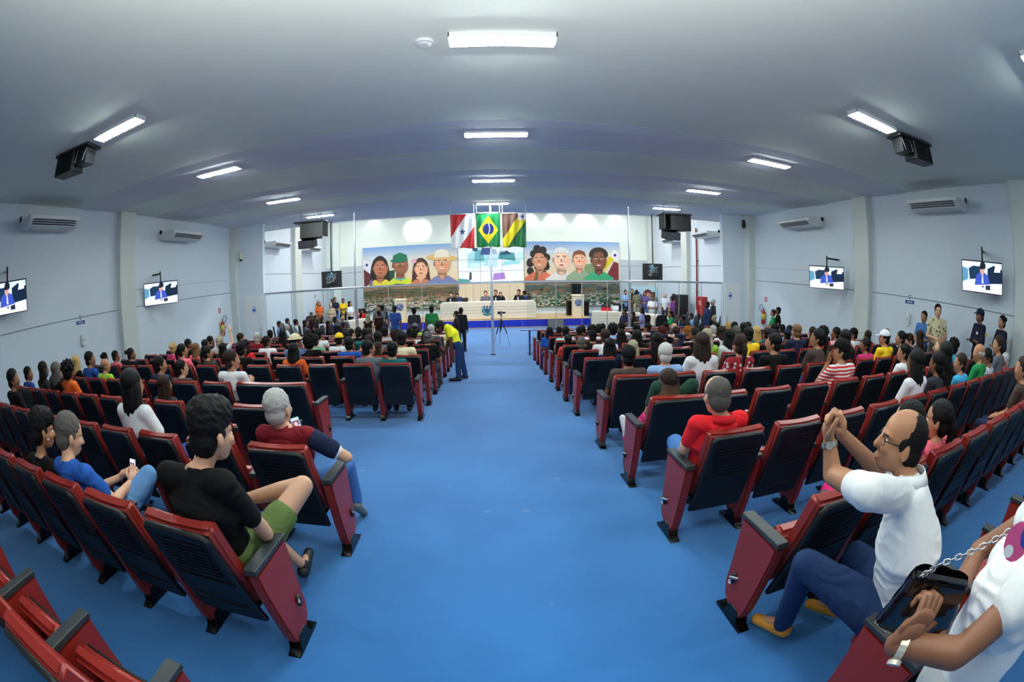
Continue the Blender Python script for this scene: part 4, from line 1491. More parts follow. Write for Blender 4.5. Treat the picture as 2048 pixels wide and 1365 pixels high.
SEAT_J = dict(pel=(0, -.0, .545), chest=(0, -.075, .84), neck=(0, -.105, 1.03), head=(0, -.055, 1.175),
              sh=(.182, -.1, .985), hip=(.09, 0, .53), knee=(.12, .42, .50), ank=(.12, .44, .09), toe=(.13, .6, .045),
              elb=(.235, .0, .72), wri=(.1, .22, .63), hand=(-.06, .09, -.02))
STAND_J = dict(pel=(0, 0, .93), chest=(0, -.01, 1.22), neck=(0, -.015, 1.44), head=(0, .01, 1.59),
               sh=(.168, -.01, 1.39), hip=(.09, 0, .9), knee=(.1, .02, .49), ank=(.11, -.02, .08), toe=(.13, .16, .04),
               elb=(.222, -.03, 1.1), wri=(.225, .05, .85), hand=(0, .03, -.1))
ARMS = {
    'lap': {}, 'sides': {},
    'cross': dict(elb=(.24, .04, 1.12), wri=(-.06, .2, 1.13), hand=(-.1, .0, .02)),
    'front': dict(elb=(.24, .02, 1.1), wri=(.07, .26, 1.08), hand=(-.05, .07, .0)),
    'lapphone': dict(elb=(.23, .02, .72), wri=(.07, .26, .8), hand=(-.03, .08, .05)),
}


def P3(J, k, s=None, over=None):
    p = J[k] if over is None or k not in over else over[k]
    p = V(p)
    if s is not None: p = V((p.x * s, p.y, p.z))
    return p


def hand_geo(g, wrist, d, n, side, s=1., curl=.5, thumb=1):
    """palm, four fingers and a thumb. d: direction along the hand, n: palm normal (the fingers curl towards it)"""
    d = V(d).normalized()
    n = V(n)
    n = (n - d * n.dot(d)).normalized()
    a = d.cross(n).normalized() * thumb      # towards the thumb
    w = V(wrist)
    g.cap(w, w + d * .045 * s, .021 * s, .026 * s, side=a, asp=1.35, n=8, hemi=2)
    g.cap(w + d * .03 * s, w + d * .078 * s, .0145 * s, .0135 * s, side=a, asp=2.7, n=10, hemi=2)
    for k, (off, L) in enumerate(((.03, .072), (.0105, .08), (-.0095, .075), (-.028, .06))):
        p = w + d * .08 * s + a * off * s
        c = curl * (.9 + .12 * k)
        dd = (d * math.cos(c * .6) + n * math.sin(c * .6)).normalized()
        q = p + dd * L * .45 * s
        dd2 = (d * math.cos(c * 1.5) + n * math.sin(c * 1.5)).normalized()
        q2 = q + dd2 * L * .32 * s
        dd3 = (d * math.cos(c * 2.2) + n * math.sin(c * 2.2)).normalized()
        q3 = q2 + dd3 * L * .25 * s
        r = (.0088, .0092, .0088, .0076)[k] * s
        g.cap(p - d * .01 * s, q, r * 1.08, r, n=7, hemi=2).cap(q, q2, r, r * .92, n=7, hemi=2).cap(q2, q3, r * .9, r * .8, n=7, hemi=2)
    t0 = w + d * .025 * s + a * .024 * s
    t1 = t0 + (d * .6 + a * .75 + n * .35).normalized() * .035 * s
    t2 = t1 + (d * .85 + a * .3 + n * .5).normalized() * .03 * s
    t3 = t2 + (d * .9 + a * .0 + n * .6).normalized() * .022 * s
    g.cap(t0, t1, .014 * s, .0115 * s, n=7, hemi=2).cap(t1, t2, .0112 * s, .0098 * s, n=7, hemi=2).cap(t2, t3, .0096 * s, .0082 * s, n=7, hemi=2)


def head_geo(g, c, rot, s=1., nu=14, nv=10):
    """skull, face, jaw, brow, nose, lips, ears; c is the middle of the head, facing +y of rot"""
    T = lambda p: V(c) + rot @ (V(p) * s)
    E = lambda p, r: g.ell(T(p), [x * s for x in r], rot, nu, nv)
    E((0, -.012, .035), (.074, .094, .083))
    E((0, .014, -.025), (.063, .073, .082))
    E((0, .03, -.075), (.045, .047, .033))
    E((0, .062, .022), (.05, .026, .014))
    g.cap(T((0, .084, .012)), T((0, .1, -.024)), .0085 * s, .013 * s, n=8, hemi=2)
    E((0, .077, -.058), (.022, .013, .008))
    E((0, .076, -.069), (.019, .012, .008))
    for k in (-1, 1):
        E((k * .034, .066, -.02), (.022, .02, .022))
        g.ell(T((k * .075, -.006, -.012)), (.009 * s, .021 * s, .032 * s), rot @ Matrix.Rotation(k * .35, 3, 'Z'), 8, 6)


def hair_geo(c, rot, s, style, fine=False):
    g = G()
    T = lambda p: V(c) + rot @ (V(p) * s)
    nu, nv = (28, 20) if fine else (14, 10)
    rnd = random.Random(5)

    def rough(amp):
        def f(q):
            k = 1 + 1.6 * amp * (math.sin(q.x * 160 + q.z * 90) * math.sin(q.y * 140 - q.z * 60) + .6 * math.sin(q.x * 330 + 2) * math.sin(q.z * 300 + q.y * 210))
            return q * k
        return f
    E = lambda p, r, a=0.: g.ell(T(p), [x * s for x in r], rot, nu, nv, rough(a) if a and fine else None)
    if style in ('short', 'bun', 'pony', 'long', 'bob', 'tall', 'capped', 'thin'):
        if style == 'thin':
            E((0, -.028, .03), (.0775, .086, .086), .015)
        else:
            E((0, -.026, .05), (.083, .096, .087), .03)
        E((0, -.048, -.022), (.071, .06, .075), .02)
        for k in (-1, 1): E((k * .066, .0, .012), (.012, .026, .03))
    if style == 'tall':
        E((0, .01, .085), (.076, .088, .07), .06)
        E((0, -.03, .08), (.08, .09, .075), .05)
    if style == 'bald':
        E((0, -.042, -.0), (.076, .07, .05), .02)
        for k in (-1, 1): E((k * .064, -.005, .01), (.013, .032, .026))
    if style == 'long':
        L = 7 if fine else 5
        for k in range(L):
            q = 2 * k / (L - 1) - 1
            g.cap(T((q * .058, -.055 + .03 * q * q, .0)), T((q * .07, -.085 + .035 * q * q, -.14)), .044 * s, .04 * s, n=10)
            g.cap(T((q * .07, -.085 + .035 * q * q, -.14)), T((q * .078 + .006 * math.sin(k * 5), -.082 + .03 * q * q, -.25 - .02 * math.cos(k * 3))), .04 * s, .022 * s, n=9)
    if style == 'bob':
        g.cap(T((0, -.04, .0)), T((0, -.055, -.1)), .076 * s, .07 * s, side=rot @ V((1, 0, 0)), asp=1.15, n=12)
        for k in (-1, 1): g.cap(T((k * .072, .0, .02)), T((k * .076, .0, -.1)), .024 * s, .02 * s, n=8)
    if style == 'bun': E((0, -.125, .06), (.042, .042, .042), .05)
    if style == 'pony':
        g.cap(T((0, -.11, .03)), T((0, -.135, -.02)), .03 * s, .034 * s, n=10).cap(T((0, -.135, -.02)), T((0, -.12, -.2)), .034 * s, .018 * s, n=10)
    if style == 'curly':
        E((0, -.03, .04), (.1, .11, .1), .08)
        E((0, -.05, -.02), (.095, .08, .09), .08)
        for k in range(26):
            a, b_ = k * 2.4, math.acos(1 - 1.35 * (k + .5) / 26)
            p = (.1 * math.sin(b_) * math.cos(a), -.035 + .105 * math.sin(b_) * math.sin(a), .04 + .1 * math.cos(b_))
            if p[1] < .05: g.ell(T(p), [.024 * s] * 3, rot, 7, 5)
    me = g.mesh()
    if fine: me = remesh(me, .006, 2)
    return smoothed(me)


def cap_geo(c, rot, s, brim='front'):
    g = G()
    T = lambda p: V(c) + rot @ (V(p) * s)
    f = lambda q: V((q.x, q.y, max(q.z, -.012)))
    g.ell(T((0, -.018, .055)), (.086 * s, .103 * s, .085 * s), rot, 18, 12, f)
    if brim == 'wide':
        g.cap(T((0, -.015, .05)), T((0, -.015, .056)), .14 * s, .13 * s, n=20, flat=True)
    else:
        g.prism([T(p) for p in ((-.065, .06, .05), (-.06, .125, .04), (-.03, .155, .037), (.03, .155, .037), (.06, .125, .04), (.065, .06, .05))], rot @ V((0, 0, .008 * s)))
    g.ell(T((0, -.018, .14)), (.008 * s,) * 3, rot, 6, 5)
    return g.mesh(smooth=True)


def eyes_geo(c, rot, s, kk):
    gw, gi, gb = G(), G(), G()
    T = lambda p: V(c) + rot @ (V(p) * s)
    for k in (kk,):
        gw.ell(T((k * .03, .073, .004)), (.0125 * s, .008 * s, .0075 * s), rot, 10, 8)
        gi.ell(T((k * .03, .0785, .004)), (.006 * s, .0035 * s, .006 * s), rot, 8, 6)
        gb.cap(T((k * .015, .084, .022)), T((k * .046, .074, .024)), .0035 * s, .0028 * s, n=6, hemi=2)
    gl = G().cap(T((-.018, .0835, -.0635)), T((.018, .0835, -.0635)), .0052 * s, side=rot @ V((0, 1, 0)), asp=.9, n=6, hemi=2)
    return gw, gi, gb, gl


def arm_pts(J, s, over):
    return P3(J, 'sh', s), P3(J, 'elb', s, over), P3(J, 'wri', s, over), V(P3(J, 'hand', s, over))


def creases(me, c, amp):
    """soft folds in cloth: ridges that run across the limb or trunk"""
    n = len(me.vertices)
    co, no = np.empty(n * 3), np.empty(n * 3)
    me.vertices.foreach_get('co', co)
    me.vertices.foreach_get('normal', no)
    co, no = co.reshape(-1, 3), no.reshape(-1, 3)
    d = np.empty(n)
    for i in range(n):
        x, y, z = co[i]
        a = noise.noise((x * 5, y * 5, z * 5 + 3))
        b_ = noise.noise((x * 7 + a * 1.6, y * 7 + 9, z * 17 + x * 9 + a * 2))
        d[i] = (1 - abs(b_) * 3.2) * (.45 + .55 * noise.noise((x * 3 + 5, y * 3, z * 3)))
    co = co + no * (np.clip(d, -1, 1) * amp)[:, None]
    me.vertices.foreach_set('co', co.reshape(-1))
    me.update()


def build_person_meshes(J, hair='short', sleeve='short', legs='long', over_r=None, over_l=None, yaw=0., nod=0., head_s=1., fem=False, vox=.017, fine=False, cap=None, girth=1., palm_r=None, palm_l=None, shirt_iters=4, curl_r=.5, curl_l=.5, slv=.62, face=False):
    FINE[0] = 2 if fine else 1
    J = dict(J)
    pel, ch, nk, hd = (V(J[k]) for k in ('pel', 'chest', 'neck', 'head'))
    side = V((1, 0, 0)) if 'side' not in J else V(J['side']).normalized()
    hb = rotZ(J.get('hyaw', 0.))
    rot = hb @ rotZ(yaw) @ Matrix.Rotation(nod, 3, 'X')
    up_ = (nk - pel).normalized()
    w_ = (.9 if fem else 1.) * girth
    gb = G()
    head_geo(gb, hd, rot, head_s, *((22, 16) if fine else (14, 10)))
    gb.cap(nk - up_ * .03, hd + rot @ V((0, -.02, -.05)), .056 if not fem else .047, .054 if not fem else .045, n=12)
    # trunk
    wst = pel.lerp(ch, .45)
    tr = [(pel, .115 * w_, 1.35), (wst, .108 * girth, 1.25), (ch, .118 * w_, 1.32), (nk - up_ * .07, .085, 1.7), (nk - up_ * .01, .056, 1.3)]
    for (a, ra, sa), (b_, rb, sb) in zip(tr[:-1], tr[1:]): gb.cap(a, b_, ra, rb, side=side, asp=(sa + sb) / 2, n=16)
    gs = G()
    k_ = .016
    for (a, ra, sa), (b_, rb, sb) in zip(tr[:3], tr[1:4]): gs.cap(a if a is not pel else pel - up_ * .02, b_, ra + k_, rb + k_ * .8, side=side, asp=(sa + sb) / 2, n=18)
    gs.cap(nk - up_ * .08, nk - up_ * .025, .095, .068, side=side, asp=1.35, n=16)
    gs.cap(nk - up_ * .03, nk - up_ * .002, .063, .06, n=14, flat=True)
    if fem:
        for s_ in (-1, 1):
            fwd = hb @ V((0, 1, 0))
            gs.ell(ch + side * .065 * s_ + fwd * .085 + up_ * .0, (.06, .06, .065))
    shirt_end = {}
    for s_, over, palm, curl in ((1, over_r, palm_r, curl_r), (-1, over_l, palm_l, curl_l)):
        if 'shR' in J:
            key = 'R' if s_ > 0 else 'L'
            sh, el, wr, hv = V(J['sh' + key]), V(J['elb' + key]), V(J['wri' + key]), V(J['hand' + key])
        else:
            sh, el, wr, hv = arm_pts(J, s_, over)
            sh.x *= w_ * .98
        gb.cap(nk - up_ * .06, sh, .06, .055, n=12)
        gb.cap(sh, el, .052 * (.85 if fem else 1), .041 * (.85 if fem else 1), n=12).cap(el, wr, .041 * (.85 if fem else 1), .026, n=12)
        gs.cap(nk - up_ * .065, sh, .07, .067, n=14)
        if sleeve == 'short': gs.cap(sh, sh.lerp(el, slv), .063, .058, n=14, hemi=3)
        elif sleeve == 'long': gs.cap(sh, el, .066, .052, n=14).cap(el, wr, .053, .037, n=14)
        pn = V(palm) if palm is not None else V((-.6 * s_, 0, -1))
        th = (wr, hv, pn, s_, curl)
        shirt_end[s_] = th
    gt = G()
    shoe_l = []
    for s_ in (1, -1):
        shoes = G()
        key = 'R' if s_ > 0 else 'L'
        if 'kneeR' in J: hp, kn, an, to = (V(J[q + key]) for q in ('hip', 'knee', 'ank', 'toe'))
        else: hp, kn, an, to = (P3(J, q, s_) for q in ('hip', 'knee', 'ank', 'toe'))
        gb.cap(hp, kn, .083 * w_, .06, n=14).cap(kn, kn.lerp(an, .35), .056, .056, n=12).cap(kn.lerp(an, .35), an, .056, .036, n=12)
        gb.cap(an, to, .034, .026, n=10)
        if legs == 'long':
            gt.cap(hp, kn, .096 * w_, .07, n=16).cap(kn, an.lerp(kn, .04), .069, .058, n=14)
        elif legs == 'short':
            gt.cap(hp, hp.lerp(kn, .62), .1 * w_, .09, n=16, hemi=3)
        elif legs == 'dress':
            gt.cap(hp, kn, .1 * w_, .1, n=14)
        f = (to - an)
        f.z = 0
        f.normalize()
        heel = V((an.x, an.y, an.z)) - f * .03 + (V((0, 0, -.035)) if an.z < .3 or True else V())
        e = V((-f.y, f.x, 0))
        shoes.cap(heel, to, .044, .034, side=e, asp=1.05, n=12)
        shoes.cap(an, heel.lerp(to, .35), .044, .042, n=10)
        shoe_l.append(shoes.mesh(smooth=True))
    gt.cap(V(pel) - side * .06, V(pel) + side * .06, .122 * girth, .122 * girth, n=16)
    out = {}
    bm_ = gb.mesh()
    bm_ = remesh(bm_, vox, 3)
    gh = G()
    for s_, (wr, hv, pn, sd, curl) in shirt_end.items():
        hand_geo(gh, wr, hv, pn, None, .95 if fem else 1.05, curl, thumb=s_)
    hm = gh.mesh(smooth=True)
    b2 = bmesh.new()
    b2.from_mesh(bm_)
    b2.from_mesh(hm)
    b2.to_mesh(bm_)
    b2.free()
    out['body'] = smoothed(bm_)
    FINE[0] = 1
    out['shirt'] = remesh(gs.mesh(), vox * .95, shirt_iters)
    out['trousers'] = remesh(gt.mesh(), vox * .95, 4)
    if fine:
        creases(out['shirt'], pel, .0065)
        creases(out['trousers'], pel, .005)
    out['shoe'], out['shoe#2'] = shoe_l
    if hair != 'none': out['hair'] = hair_geo(hd, rot, head_s, hair, fine)
    if cap: out['cap'] = cap_geo(hd, rot, head_s, cap)
    if fine or face:
        for k in (-1, 1):
            gw, gi, gbw, gl = eyes_geo(hd, rot, head_s, k)
            z_ = '' if k < 0 else '#2'
            out['eye' + z_], out['pupil' + z_], out['eyebrow' + z_] = (g_.mesh(smooth=True) for g_ in (gw, gi, gbw))
        out['lips'] = gl.mesh(smooth=True)
    for me in out.values():
        me.materials.clear()
        me.materials.append(None)
    out['_head'] = (hd, rot)
    return out


SKIN = {'dark': (84, 52, 38), 'brown': (132, 86, 62), 'tan': (172, 120, 88), 'light': (206, 156, 126), 'pale': (222, 176, 152)}
HAIRC = {'black': (5, 5, 6), 'brown': (40, 26, 19), 'grey': (178, 176, 174), 'darkgrey': (84, 80, 76), 'blond': (186, 154, 98), 'lightbrown': (116, 84, 56), 'red': (84, 26, 22), 'white': (206, 204, 200), 'orange': (150, 92, 34), 'ashblond': (166, 158, 130)}
CLOTH = {'black': (9, 9, 11), 'white': (228, 230, 234), 'blue': (36, 76, 150), 'royal blue': (34, 86, 170), 'navy': (24, 34, 62), 'lime green': (150, 196, 60), 'green': (30, 136, 74), 'mint green': (110, 172, 132),
         'teal': (18, 92, 96), 'red': (212, 36, 40), 'dark red': (120, 24, 36), 'pink': (240, 110, 126), 'hot pink': (240, 50, 128), 'magenta': (200, 50, 110), 'pale pink': (232, 166, 178), 'orange': (226, 100, 34), 'peach': (226, 150, 106),
         'yellow': (248, 206, 40), 'lemon': (240, 236, 40), 'gold': (244, 190, 10), 'purple': (150, 84, 160), 'grey': (96, 102, 110), 'light grey': (176, 180, 184), 'cream': (226, 214, 176), 'brown': (72, 58, 54), 'light blue': (150, 184, 230),
         'sky blue': (70, 176, 224), 'cyan': (60, 180, 210), 'olive': (122, 128, 92), 'beige': (186, 174, 144), 'denim': (72, 118, 180), 'dark green': (28, 62, 48), 'dark teal': (28, 54, 62), 'violet': (110, 90, 160), 'dark grey': (52, 54, 62), 'lilac': (150, 150, 200)}


def skin_mat(k): return mat('skin_' + k, SKIN[k], .5, bump=.05, bscale=120)


def hair_mat(k): return mat('hair_' + k, HAIRC[k], .6, bump=.6, bscale=160, var=.3, spec=.22)


def cloth_mat(k): return mat('cloth_' + k.replace(' ', '_'), CLOTH[k], .9, bump=.25, bscale=24, var=.05, spec=.25)


def pattern_mat(name, c1, c2, kind, scale):
    if name in MATS: return MATS[name]
    mt = mat(name, c1, .85, bump=.2, bscale=24)
    nt = mt.node_tree
    tc = nt.nodes.new('ShaderNodeTexCoord')
    if kind == 'stripe':
        t_ = nt.nodes.new('ShaderNodeTexWave')
        t_.bands_direction = 'Z'
        t_.inputs['Scale'].default_value = scale
        fac = t_.outputs['Fac']
    elif kind == 'check':
        t_ = nt.nodes.new('ShaderNodeTexChecker')
        t_.inputs['Scale'].default_value = scale
        fac = t_.outputs['Fac']
    else:
        t_ = nt.nodes.new('ShaderNodeTexVoronoi')
        t_.inputs['Scale'].default_value = scale
        fac = t_.outputs['Distance']
    nt.links.new(tc.outputs['Object'], t_.inputs['Vector'])
    cr = nt.nodes.new('ShaderNodeValToRGB')
    cr.color_ramp.interpolation = 'CONSTANT'
    cr.color_ramp.elements[0].color = (*lin(c1), 1)
    cr.color_ramp.elements[1].color = (*lin(c2), 1)
    cr.color_ramp.elements[1].position = .5 if kind != 'dot' else .33
    nt.links.new(fac, cr.inputs[0])
    nt.links.new(cr.outputs[0], nt.nodes['Principled BSDF'].inputs['Base Color'])
    return mt


PATTERNS = {
    'orange-print': lambda: pattern_mat('orange_print', (236, 120, 30), (190, 40, 40), 'dot', 22),
    'red-white-striped': lambda: pattern_mat('red_white_stripes', (214, 36, 44), (232, 230, 230), 'stripe', 8),
    'blue-checked': lambda: pattern_mat('blue_checked', (120, 150, 196), (66, 90, 146), 'check', 38),
    'navy-white-patterned': lambda: pattern_mat('navy_white_pattern', (28, 40, 86), (214, 220, 228), 'dot', 28),
    'black-white-patterned': lambda: pattern_mat('black_white_pattern', (230, 230, 234), (20, 20, 24), 'dot', 18),
    'leaf-patterned': lambda: pattern_mat('leaf_pattern', (96, 104, 74), (206, 196, 160), 'dot', 12),
    'red-white-black': lambda: pattern_mat('red_white_black_pattern', (224, 214, 214), (150, 24, 34), 'dot', 16),
    'teal-striped': lambda: pattern_mat('teal_stripes', (110, 190, 180), (210, 226, 222), 'stripe', 10)}


def shirt_mat(k): return PATTERNS[k]() if k in PATTERNS else cloth_mat(k)


def assemble(label, M_, loc, rz, s, skin, hairc, shirt, trousers, cap=None, shoes='black', group=None, hide=()):
    t = thing('person', label, 'person', loc, rz, group)
    t.scale = (s, s, s)
    mats = dict(body=skin_mat(skin), shirt=shirt_mat(shirt), trousers=shirt_mat(trousers), shoe=mat('shoe_' + shoes, {'black': (22, 22, 24), 'white': (220, 220, 220), 'grey': (120, 120, 116), 'tan': (206, 140, 40)}[shoes], .5),
                eye=mat('eye_white', (232, 228, 222), .3), pupil=mat('pupil', (24, 16, 12), .2), eyebrow=hair_mat('black' if hairc in ('black', 'brown', 'red') else 'darkgrey'),
                lips=mat('lips', (150, 84, 74), .45))
    if 'hair' in M_: mats['hair'] = hair_mat(hairc)
    if 'cap' in M_: mats['cap'] = cloth_mat(cap)
    made = {}
    for k in sorted((k for k in M_ if k[0] != '_'), key=lambda k: k.startswith('pupil')):
        b_, _, no = k.partition('#')
        if b_ in hide: continue
        o = bpy.data.objects.new(b_, M_[k])
        C.objects.link(o)
        o.parent = made['eye#2' if no else 'eye'] if b_ == 'pupil' else t
        made[k] = o
        o.material_slots[0].link = 'OBJECT'
        o.material_slots[0].material = mats[b_]
    return t


PROTO = {}


def proto(posture, arms, hair, yaw, fem, sleeve, cap, legs='long', nod=0., face=False):
    key = (posture, arms, hair, yaw, fem, sleeve, cap, legs, nod, face)
    if key in PROTO: return PROTO[key]
    base = (posture, arms, yaw, fem, sleeve, legs, nod, face)
    J = dict(SEAT_J if posture == 'sit' else STAND_J)
    r_ = l_ = None
    pr = pl = None
    if posture == 'sit':
        if arms == 'phone': r_ = l_ = dict(elb=(.23, .02, .72), wri=(.07, .27, .82), hand=(-.03, .08, .06))
        if arms == 'face':
            l_ = dict(elb=(.2, .12, .78), wri=(.1, .05, 1.04), hand=(-.03, -.01, .1))
            pl = (0, -1, 0)
        if arms == 'raise': l_ = r_ = dict(elb=(.2, .2, 1.12), wri=(.1, .28, 1.36), hand=(0, .03, .1))
        if arms == 'behind': r_ = l_ = dict(elb=(.36, -.02, 1.2), wri=(.08, -.15, 1.24), hand=(-.1, -.01, .02))
    else:
        if arms in ARMS and ARMS[arms]: r_ = l_ = ARMS[arms]
        if arms == 'bow':
            J.update(chest=(0, .2, 1.12), neck=(0, .36, 1.2), head=(0, .5, 1.22), sh=(.18, .33, 1.2), pel=(0, 0, .92))
            r_ = dict(elb=(.24, .36, .93), wri=(.2, .42, .7), hand=(0, .03, -.1))
            l_ = dict(elb=(.22, .42, .95), wri=(.14, .55, .78), hand=(0, .05, -.08))
    # share body meshes between people who differ only in hair or cap
    bk = ('base',) + base
    if bk not in PROTO:
        PROTO[bk] = build_person_meshes(J, hair='none', head_s=1.11, face=face, sleeve=sleeve, legs=legs, over_r=r_, over_l=l_, yaw=R(yaw), nod=R(nod), fem=fem, palm_r=pr, palm_l=pl)
    Mb = dict(PROTO[bk])
    hd, rot = Mb['_head']
    hk = ('hair', tuple(round(q, 3) for q in hd), yaw, nod, hair)
    if hk not in PROTO:
        PROTO[hk] = hair_geo(hd, rot, 1.11, hair)
        PROTO[hk].materials.append(None)
    Mb['hair'] = PROTO[hk]
    if cap:
        ck = ('cap', tuple(round(q, 3) for q in hd), yaw, nod, cap)
        if ck not in PROTO:
            PROTO[ck] = cap_geo(hd, rot, 1.11, cap)
            PROTO[ck].materials.append(None)
        Mb['cap'] = PROTO[ck]
    PROTO[key] = Mb
    return Mb


# ---- seated audience: head position in the photograph, hair, shirt, skin and pose.  rows are found from where the head is seen
# px, py, hair style, hair colour, shirt, skin, options
AUD_L = """28 759 short black black brown y35
55 748 short black blue brown y25
88 740 long black dark_grey brown f
114 742 long darkgrey black tan f
139 740 curly black orange brown f
163 725 long blond black tan f,y-30
182 719 short black blue brown y35
210 716 bun black dark_grey brown f
211 731 bald darkgrey lime_green tan y35
232 713 short black pink brown y35
263 709 bun black black brown f,y35
267 770 long black white tan f
328 770 long brown dark_grey tan f
322 730 short black navy tan y35
355 737 short black brown light y35
348 697 bun blond magenta light f
366 702 pony black pink tan f,y35
378 689 short black black brown y35
393 698 long lightbrown pink tan f
412 690 short black dark_grey brown y35
416 706 pony black brown tan f,y35
425 682 short black black brown y35
440 684 short ashblond light_grey light raise
451 698 long black black brown f
483 677 short brown purple light y35
515 676 short grey dark_red light f
498 692 long black red tan f
484 698 bun black black brown f
541 684 short black white brown y35
481 720 short brown white tan y35,phone
541 669 short black dark_grey brown
566 670 long black black tan f
606 682 short black blue-checked tan hat:cream,y25
588 702 long black orange tan f
619 669 short black white tan
620 684 curly black black brown
638 681 short black mint_green tan
638 669 short black white tan
679 679 short black white tan cap:yellow
699 688 short black royal_blue brown
693 673 short black dark_grey brown
704 667 short black white light y25
717 665 pony black black brown f
731 669 short black teal brown
738 665 short brown grey tan
740 682 long brown peach tan f
753 676 short black grey tan
770 664 short black light_grey brown
792 672 curly brown brown tan f
804 678 short black cream tan
738 697 short black grey tan y30,face
757 697 long brown olive tan f,y25
785 700 short black teal tan
830 656 short black lime_green tan cap:grey
820 664 long black red brown f
835 669 short black white tan cap:black
853 670 long black black brown f
862 660 short grey grey light
865 676 bun darkgrey black tan f
878 660 short black cream brown"""
AUD_R = """1099 664 long black royal_blue tan f
1118 662 short black blue brown
1131 664 short black teal-striped tan
1158 663 short black white brown
1168 659 long black dark_grey brown f
1136 681 bun black orange-print tan f
1162 687 short darkgrey navy tan f
1175 673 short black black tan cap:black
1184 662 curly black white brown f
1197 658 short black black tan
1205 656 short black black brown
1210 673 short brown white tan
1225 659 curly black light_blue brown f
1232 671 long black navy brown f
1219 692 long black navy tan f
1243 655 short black white brown cap:black
1254 674 long black black tan f
1272 659 short black grey brown
1294 656 short black white brown y-30
1265 695 long ashblond black light f
1290 682 long black black tan f
1308 672 long black dark_green brown f
1231 714 short black brown brown cap:black
1324 663 curly red dark_grey tan f
1348 655 bald grey grey light
1332 653 long black grey brown f
1374 653 short black black-white-patterned tan
1375 663 curly orange yellow tan f
1351 665 short brown brown tan
1365 670 short black black brown y-25
1338 676 short black navy pale behind
1329 707 short white light_blue tan
1389 687 long brown white tan f
1396 663 curly black lilac dark f
1412 673 long ashblond lime_green light f
1438 664 long brown white tan f,y35
1426 659 thin grey light_grey pale
1440 654 short black dark_grey tan
1457 654 curly blond yellow tan f
1468 654 short black black brown
1457 674 long black white brown f
1471 665 short darkgrey light_grey tan
1480 670 short black yellow tan
1460 691 pony brown red-white-black tan f
1495 654 long brown black tan f
1484 657 bun black black brown f
1512 665 long blond teal light f
1530 668 short brown orange tan
1516 688 short black black tan y-30
1546 673 short black black brown
1567 670 short black dark_teal brown cap:navy
1548 658 long black dark_green brown f
1564 658 short black light_grey brown
1578 661 short black light_blue tan
1591 663 short lightbrown navy light
1624 665 short brown black tan
1634 677 pony black brown tan f,y-35
1644 667 curly black red brown f
1662 668 short black pale_pink brown y-35
1688 677 long black black brown f
1706 669 short black white brown cap:black,y-35
1721 673 short brown red brown
1735 691 short black magenta brown y-35
1681 702 short black red-white-striped tan cap:black,y-60,face
1773 667 bald brown white dark
1776 676 short black yellow tan cap:white,y-30
1805 677 bun black black tan f,y-60
1819 682 short brown hot_pink light y-35,nod
1831 675 long brown brown tan f
1806 706 bun black white tan f,y-60
1846 722 long black white brown f
1880 694 long lightbrown black light f,y-30
1886 708 long black black brown f
1904 693 curly black cyan dark f,y-60
1957 706 bald grey green tan y-70
1975 716 short black navy-white-patterned brown y-60,nod
1991 691 short brown grey tan y-70
1875 726 short black dark_grey brown
1904 730 short brown sky_blue tan y-70
2003 722 short white red brown y-30
2044 738 short brown brown tan y-60"""
HEAD_Y = -.055


def desc(hair, hc, shirt, fem, capc, hatc):
    hcn = {'darkgrey': 'dark grey', 'ashblond': 'ash-blond', 'lightbrown': 'light brown', 'white': 'white'}.get(hc, hc)
    if capc: h = capc + ' cap'
    elif hatc: h = hatc + ' hat'
    else: h = {'short': 'short %s hair', 'bald': 'balding %s head', 'thin': 'thin %s hair', 'long': 'long %s hair', 'bun': '%s bun', 'pony': '%s ponytail', 'curly': 'curly %s hair', 'bob': '%s bob', 'tall': 'thick %s hair'}[hair] % hcn
    return h + ', ' + shirt + ' top'


def parse(block):
    for ln in block.strip().splitlines():
        q = ln.split()
        opt = q[6].split(',') if len(q) > 6 else []
        d = dict(px=float(q[0]), py=float(q[1]), hair=q[2], hc=q[3], shirt=q[4].replace('_', ' '), skin=q[5], fem='f' in opt, yaw=0, cap=None, hat=None, arms='lap', nod=0)
        for o in opt:
            if o[0] == 'y' and o[1:].lstrip('-').isdigit(): d['yaw'] = -int(o[1:])
            elif o.startswith('cap:'): d['cap'] = o[4:]
            elif o.startswith('hat:'): d['hat'] = o[4:]
            elif o == 'nod': d['nod'] = -30
            elif o in ('face', 'phone', 'raise', 'behind'): d['arms'] = o
        yield d


def seat_options(d, side):
    out = []
    for r in range(13):
        y = ROWS[r] + HEAD_Y
        p = aty(d['px'], d['py'], y)
        s = (p.z - gz(ROWS[r])) / (SEAT_J['head'][2] + .01)
        for i, (x, kind) in enumerate(SEATS[side, r]):
            dx = abs(p.x - x)
            if dx < (.6 if kind == 'w' else .5) and .8 < s < 1.14: out.append((60 * (s - .99) ** 2 + (dx / .4) ** 2 * .3, side, r, i, p.x, s))
    return sorted(out)


